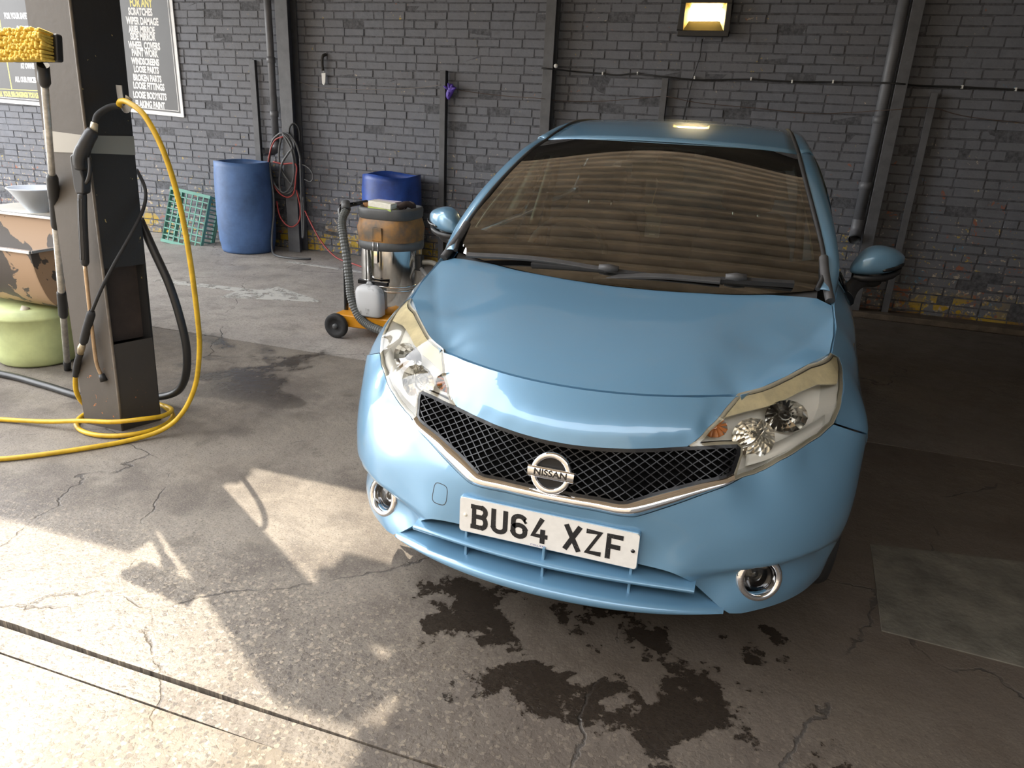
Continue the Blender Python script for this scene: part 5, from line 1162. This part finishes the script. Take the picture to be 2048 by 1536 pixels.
# bracket hook on the right of the post
hk = pm('galvanised', (.42, .42, .42), .4, .7, noise=(10, .2)); q0 = Vector(pst(-2.275, .90, 1.50))
hp = [(-2.200, .88, 1.575), (-2.200, .88, 1.53), (-2.185, .87, 1.492), (-2.165, .85, 1.482), (-2.12, .83, 1.485), (-2.085, .81, 1.53)]
MB().sweep(spline(hp, 4), [(0, -1, 0)] * 6 + [(0, -.9, -.3)] * 15, .030, .004).build('hose_hook', hk, post, fix=False)

# ---- washing brush leaning on the post
wbsh = empty('washing_brush', (-3.30, 1.32, 0), 'yellow-bristled washing brush on long telescopic pole leaning against the steel post', 'brush')
p_bot = Vector((-3.29, 1.31, .012)); p_top = Vector((-2.183, .520, 1.612))
al = pm('dirty_aluminium', (.55, .53, .49), .4, .6, noise=(30, .3)); bkp = MAT['black_plastic']
def pp(t): return p_bot + (p_top - p_bot) * t
MB().tube([pp(.0), pp(.60)], .0165, 14).build('lower_tube', al, wbsh); MB().tube([pp(.60), pp(.985)], .0135, 14).build('upper_tube', al, wbsh)
MB().tube([pp(-.004), pp(.038)], .0195, 12).build('end_cap', bkp, wbsh)
MB().tube([pp(.25), pp(.258), pp(.347), pp(.355)], [.0185, .0235, .0225, .0185], 14).build('grip', bkp, wbsh)
MB().tube([pp(.585), pp(.592), pp(.675), pp(.68), pp(.735), pp(.745)], [.0185, .0215, .0205, .0235, .0235, .016], 14).build('twist_lock', bkp, wbsh)
MB().tube([pp(.965), pp(.972), pp(1.01)], [.016, .022, .021], 14).build('head_socket', bkp, wbsh)
hd = Vector((-2.205, .500, 1.681)); ux = Vector((.985, -.12, .02)).normalized(); uz = Vector((.0, .12, .99)).normalized(); uy = uz.cross(ux).normalized(); ux = uy.cross(uz)
BT = Matrix(((ux.x, uy.x, uz.x, hd.x), (ux.y, uy.y, uz.y, hd.y), (ux.z, uy.z, uz.z, hd.z), (0, 0, 0, 1)))
b = MB(); k = MB().box((-.13, .0, -.045), (.145, .028, .05)); b.add([tuple(BT @ Vector(p)) for p in k.v], k.f); b.build('brush_block', bkp, wbsh, bevel=.008)
b = MB(); r_ = random.Random(5)
for i in range(20):
    for j in range(9):
        u = -.128 + i * .0136 + r_.uniform(-.002, .002); w = -.052 + j * .0135 + r_.uniform(-.002, .002)
        if i < 5 and 3 <= j <= 4 and r_.random() < .35: continue
        p = BT @ Vector((u * .96, .002, w * .8)); tip = BT @ Vector((u * 1.10 + r_.uniform(-.004, .004), -.062 + r_.uniform(-.006, .006), w * .90 + r_.uniform(-.004, .004))); mid = (p + tip) / 2
        b.tube([p, mid, tip - (tip - mid) * .1, tip], [.0045, .0060, .0068, .0035], 6)
tag(b.build('bristle_tufts', pm('yellow_bristle', (.74, .52, .09), .7, noise=(60, .25)), wbsh, fix=False), kind='stuff')

# ---- pressure lance hanging on the post
gun = empty('pressure_lance', (-2.42, .74, .26), 'black pressure-washer gun with long lance hanging down the post front', 'pressure lance')
gb = pm('gun_black', (.020, .020, .022), .42, noise=(20, .2))
gy = .735
grip = spline([(-2.237, gy + .02, 1.395), (-2.262, gy, 1.345), (-2.292, gy - .012, 1.285), (-2.300, gy - .01, 1.235)], 6); MB().tube(grip, [.021, .024, .027, .027, .027, .027, .028, .028, .028, .03, .03, .03, .03, .03, .03, .03, .03, .028, .026], 10).build('grip', gb, gun)
MB().prism([(-2.335, 1.285), (-2.318, 1.300), (-2.298, 1.292), (-2.285, 1.262), (-2.272, 1.20), (-2.288, 1.135), (-2.330, 1.130), (-2.338, 1.16)], 'y', gy - .032, gy + .012).build('gun_body', gb, gun, bevel=.010)
MB().tube(spline([(-2.300, gy - .012, 1.17), (-2.262, gy - .02, 1.195), (-2.245, gy - .018, 1.235), (-2.247, gy - .01, 1.285)], 6), .0085, 8).build('trigger', gb, gun)
lt = [(-2.313, gy - .012, 1.14), (-2.330, gy - .012, 1.04), (-2.350, gy - .008, .93), (-2.370, gy - .004, .82)]
P = spline(lt, 8); MB().tube(P, [.017] + [.0185] * (len(P) - 2) + [.013], 10).build('lance_sleeve', gb, gun)
for da in (-.7, 0, .7): MB().tube([Vector(p) + Vector((.017 * math.sin(da), -.017 * math.cos(da), 0)) for p in P[2:-2]], .0028, 5).build('sleeve_rib', gb, gun)
MB().tube(spline([(-2.370, gy - .004, .825), (-2.392, gy + .004, .62), (-2.412, gy + .012, .40), (-2.418, gy + .02, .33), (-2.412, gy + .028, .285)], 6), .0085, 8).build('lance_tube', pm('brass_tube', (.52, .36, .22), .35, .5, noise=(20, .2)), gun)
MB().tube([(-2.412, gy + .028, .29), (-2.403, gy + .030, .255)], [.012, .018], 10).build('nozzle', bkp, gun)
MB().tube([(-2.237, gy + .02, 1.390), (-2.230, gy + .025, 1.425)], [.016, .014], 10).build('hose_coupling', pm('coupling', (.50, .45, .34), .35, .5), gun)

# ---- yellow pressure hose : hook -> air -> floor -> left edge
yh = pm('yellow_hose', (.60, .37, .015), .42, noise=(18, .22)); YR = .0115
hose1 = empty('pressure_hose', (-2.2, .8, 0), 'yellow pressure hose arching from the hook on the post down to the floor', 'hose')
pts = [(-2.168, .835, 1.492), (-2.135, .815, 1.512), (-2.075, .80, 1.507), (-1.99, .79, 1.455), (-1.915, .79, 1.315), (-1.885, .81, 1.115), (-1.875, .825, .88), (-1.89, .85, .61), (-1.935, .89, .44), (-1.990, .90, .255), (-2.060, .87, .11), (-2.13, .80, .035), (-2.22, .68, .0125), (-2.32, .55, .0125), (-2.46, .40, .0125), (-2.60, .29, .0125), (-3.0, .05, .0125), (-3.6, -.1, .0125)]
MB().tube(spline(pts, 8), YR, 10).build('yellow_hose', yh, hose1)
MB().tube(spline([(-2.230, gy + .027, 1.422), (-2.222, .775, 1.455), (-2.195, .81, 1.485), (-2.162, .834, 1.494)], 6), [.0135] * 19, 10).build('hose_sleeve', MAT['rubber'], hose1)
hose2 = empty('pressure_hose', (-2.42, .85, 0), 'yellow pressure hose wound round the foot of the post', 'hose')
def ringpt(a, rx, ry, z): return (-2.425 + rx * math.cos(a), .875 + ry * math.sin(a), z)
P = [(-3.9, .30, .0125), (-3.3, .52, .0125), (-2.95, .62, .014), (-2.70, .665, .03), (-2.50, .695, .058), (-2.34, .725, .07), (-2.235, .80, .075), (-2.205, .90, .06), (-2.27, 1.02, .04), (-2.44, 1.06, .03)]
P += [ringpt(a, .225, .205, .013) for a in np.linspace(math.pi * .75, math.pi * 2.25, 14)] + [ringpt(a, .200, .185, .034) for a in np.linspace(math.pi * 2.35, math.pi * 3.0, 7)]
P += [(-2.640, .83, .08), (-2.632, .80, .15), (-2.615, .79, .215), (-2.585, .775, .255)]
MB().tube(spline(P, 8), YR, 10).build('yellow_hose', yh, hose2)
P = spline([(-2.590, .776, .250), (-2.545, .758, .325), (-2.500, .745, .385)], 6); MB().tube(P, .0155, 10).build('hose_sleeve', MAT['rubber'], hose2)
MB().tube([(-2.500, .745, .385), (-2.482, .740, .415), (-2.465, .738, .440)], [.014, .017, .013], 10).build('brass_joint', pm('old_brass', (.42, .35, .24), .4, .6, noise=(40, .3)), hose2)
P = spline([(-2.465, .738, .440), (-2.42, .732, .52), (-2.37, .730, .61)], 6); MB().tube(P, [.013] + [.019] * (len(P) - 2) + [.013], 10).build('hose_sleeve', MAT['rubber'], hose2)
P = spline([(-2.37, .730, .61), (-2.30, .735, .72), (-2.245, .77, .83), (-2.205, .84, .95), (-2.20, .93, 1.06), (-2.235, .99, 1.14), (-2.30, 1.02, 1.22)], 8); MB().tube(P, .0078, 8).build('black_hose', MAT['rubber'], hose2)
# thick black hose curving out behind the post and across the floor
bhs = tag(MB().tube(spline([(-2.30, 1.00, 1.0), (-2.235, 1.0, .85), (-2.17, 1.0, .70), (-2.135, 1.01, .52), (-2.14, 1.03, .36), (-2.20, 1.06, .20), (-2.32, 1.10, .09), (-2.50, 1.10, .035), (-2.70, 1.06, .02), (-2.83, 1.0, .02), (-3.15, 1.04, .02), (-3.55, 1.07, .02), (-4.3, 1.0, .02)], 8), .0195, 10).build('black_hose', pm('thick_black_hose', (.018, .019, .021), .4)), 'thick black hose bowing out behind the post and along the floor to left', 'hose')
tag(MB().tube(spline([(-3.85, 1.52, .0105), (-4.1, 1.50, .0105), (-4.6, 1.53, .0105), (-5.2, 1.5, .0105)], 6), .010, 8).build('red_pipe', rh), 'short length of red hose on the floor left of the green barrel', 'hose')

# ---- steel trough
tr = empty('wash_trough', (-3.9, 1.35, .30), 'long stainless steel wash trough with peeling dark paint, over the green barrel', 'trough')
st_in = pm('trough_inside', (.42, .30, .18), .42, .3, noise=(4, .35)); st_m, nt_, b_, out_ = node_mat('trough_peeling'); h = nodes(nt_)
pk_ = h.ramp(h.noise(4.0, 5, .55, None, .5), .49, .505); nt_.links.new(h.mix(pk_, (.34, .22, .13), (.060, .048, .040)), b_.inputs['Base Color']); b_.inputs['Roughness'].default_value = .55
rim = pm('trough_rim', (.62, .60, .58), .25, .9)
prof = [(1.20, .712), (1.205, .64), (1.225, .54), (1.27, .43), (1.34, .375), (1.42, .352), (1.47, .355), (1.47, .86)]
X0, X1 = -5.2, -3.285
P = spline(prof[:7], 4) + [np.array(prof[7])]
MB().grid([[(x, p[0], p[1]) for x in np.linspace(X0, X1, 12)] for p in P]).build('trough_shell', st_m, tr, fix=False)
MB().grid([[(x, p[0] + .008, p[1] + .004) for x in np.linspace(X0, X1 - .004, 12)] for p in P]).build('trough_lining', st_in, tr, fix=False)
for xx in (X1,):
    n_ = len(P) - 1; v = [(xx, p[0], p[1]) for p in P[:-1]] + [(xx, 1.47, .70)]; MB().add(v, [tuple(range(len(v)))]).build('end_plate', st_m, tr, solid=.006)
b = MB(); b.box((X0, 1.185, .706), (X1 + .012, 1.215, .722)); b.build('front_rim', rim, tr, bevel=.003)
MB().box((X1 - .012, 1.20, .706), (X1 + .014, 1.47, .722)).build('end_rim', rim, tr, bevel=.003); MB().box((X0, 1.455, .850), (X1 + .012, 1.485, .866)).build('back_rim', rim, tr, bevel=.003)
MB().cyl((-3.52, 1.30, .36), (-3.52, 1.27, .31), .022, 10).build('drain_plug', pm('plug', (.5, .45, .35), .5), tr)
for xx in (-3.36, -5.1):
    for yy in (1.44, 1.47): pass
MB().box((-3.33, 1.455, 0), (-3.30, 1.485, .86)).build('leg', MAT['steel_grey'], tr); MB().box((-5.15, 1.455, 0), (-5.12, 1.485, .86)).build('leg', MAT['steel_grey'], tr)

# ---- green barrel below, white drum and funnel behind
gbm = pm('barrel_green', (.52, .58, .28), .45, noise=(3, .25), bump=(5, .15, .02))
ge = empty('green_barrel', (-3.62, 1.42, 0), 'pale lime green plastic barrel standing under the wash trough', 'barrel')
MB().lathe([(0, .003), (.205, .003), (.222, .018), (.232, .07), (.240, .20), (.244, .285), (.249, .29), (.249, .305), (.245, .31), (.247, .345), (0, .345)], 48, Matrix.Translation((-3.62, 1.42, 0))).build('body', gbm, ge)
wd = empty('white_drum', (-4.02, 1.92, 0), 'white plastic drum with lid standing behind the wash trough', 'drum'); wm_ = pm('drum_white', (.62, .60, .54), .5, noise=(4, .15))
TD = Matrix.Translation((-4.02, 1.92, 0)); MB().lathe([(0, .003), (.27, .003), (.29, .05), (.30, .4), (.295, .79)], 40, TD).build('body', wm_, wd); MB().lathe([(.302, .785), (.312, .79), (.312, .815), (.295, .83), (.27, .822), (0, .822)], 40, TD).build('lid', wm_, wd)
fe = empty('funnel', (-3.86, 1.76, .82), 'translucent white plastic funnel standing on the white drum lid', 'funnel'); fm_ = pm('funnel_plastic', (.66, .72, .82), .35, 0, .3)
TF = Matrix.Translation((-3.855, 1.765, 0)); MB().lathe([(.055, .826), (.06, .83), (.150, .965), (.160, .972), (.160, .978), (.150, .976), (.056, .838)], 40, TF).build('cone', fm_, fe)
MB().lathe([(.055, .824), (.055, .834), (.0, .834)], 24, TF).build('spout_collar', fm_, fe)
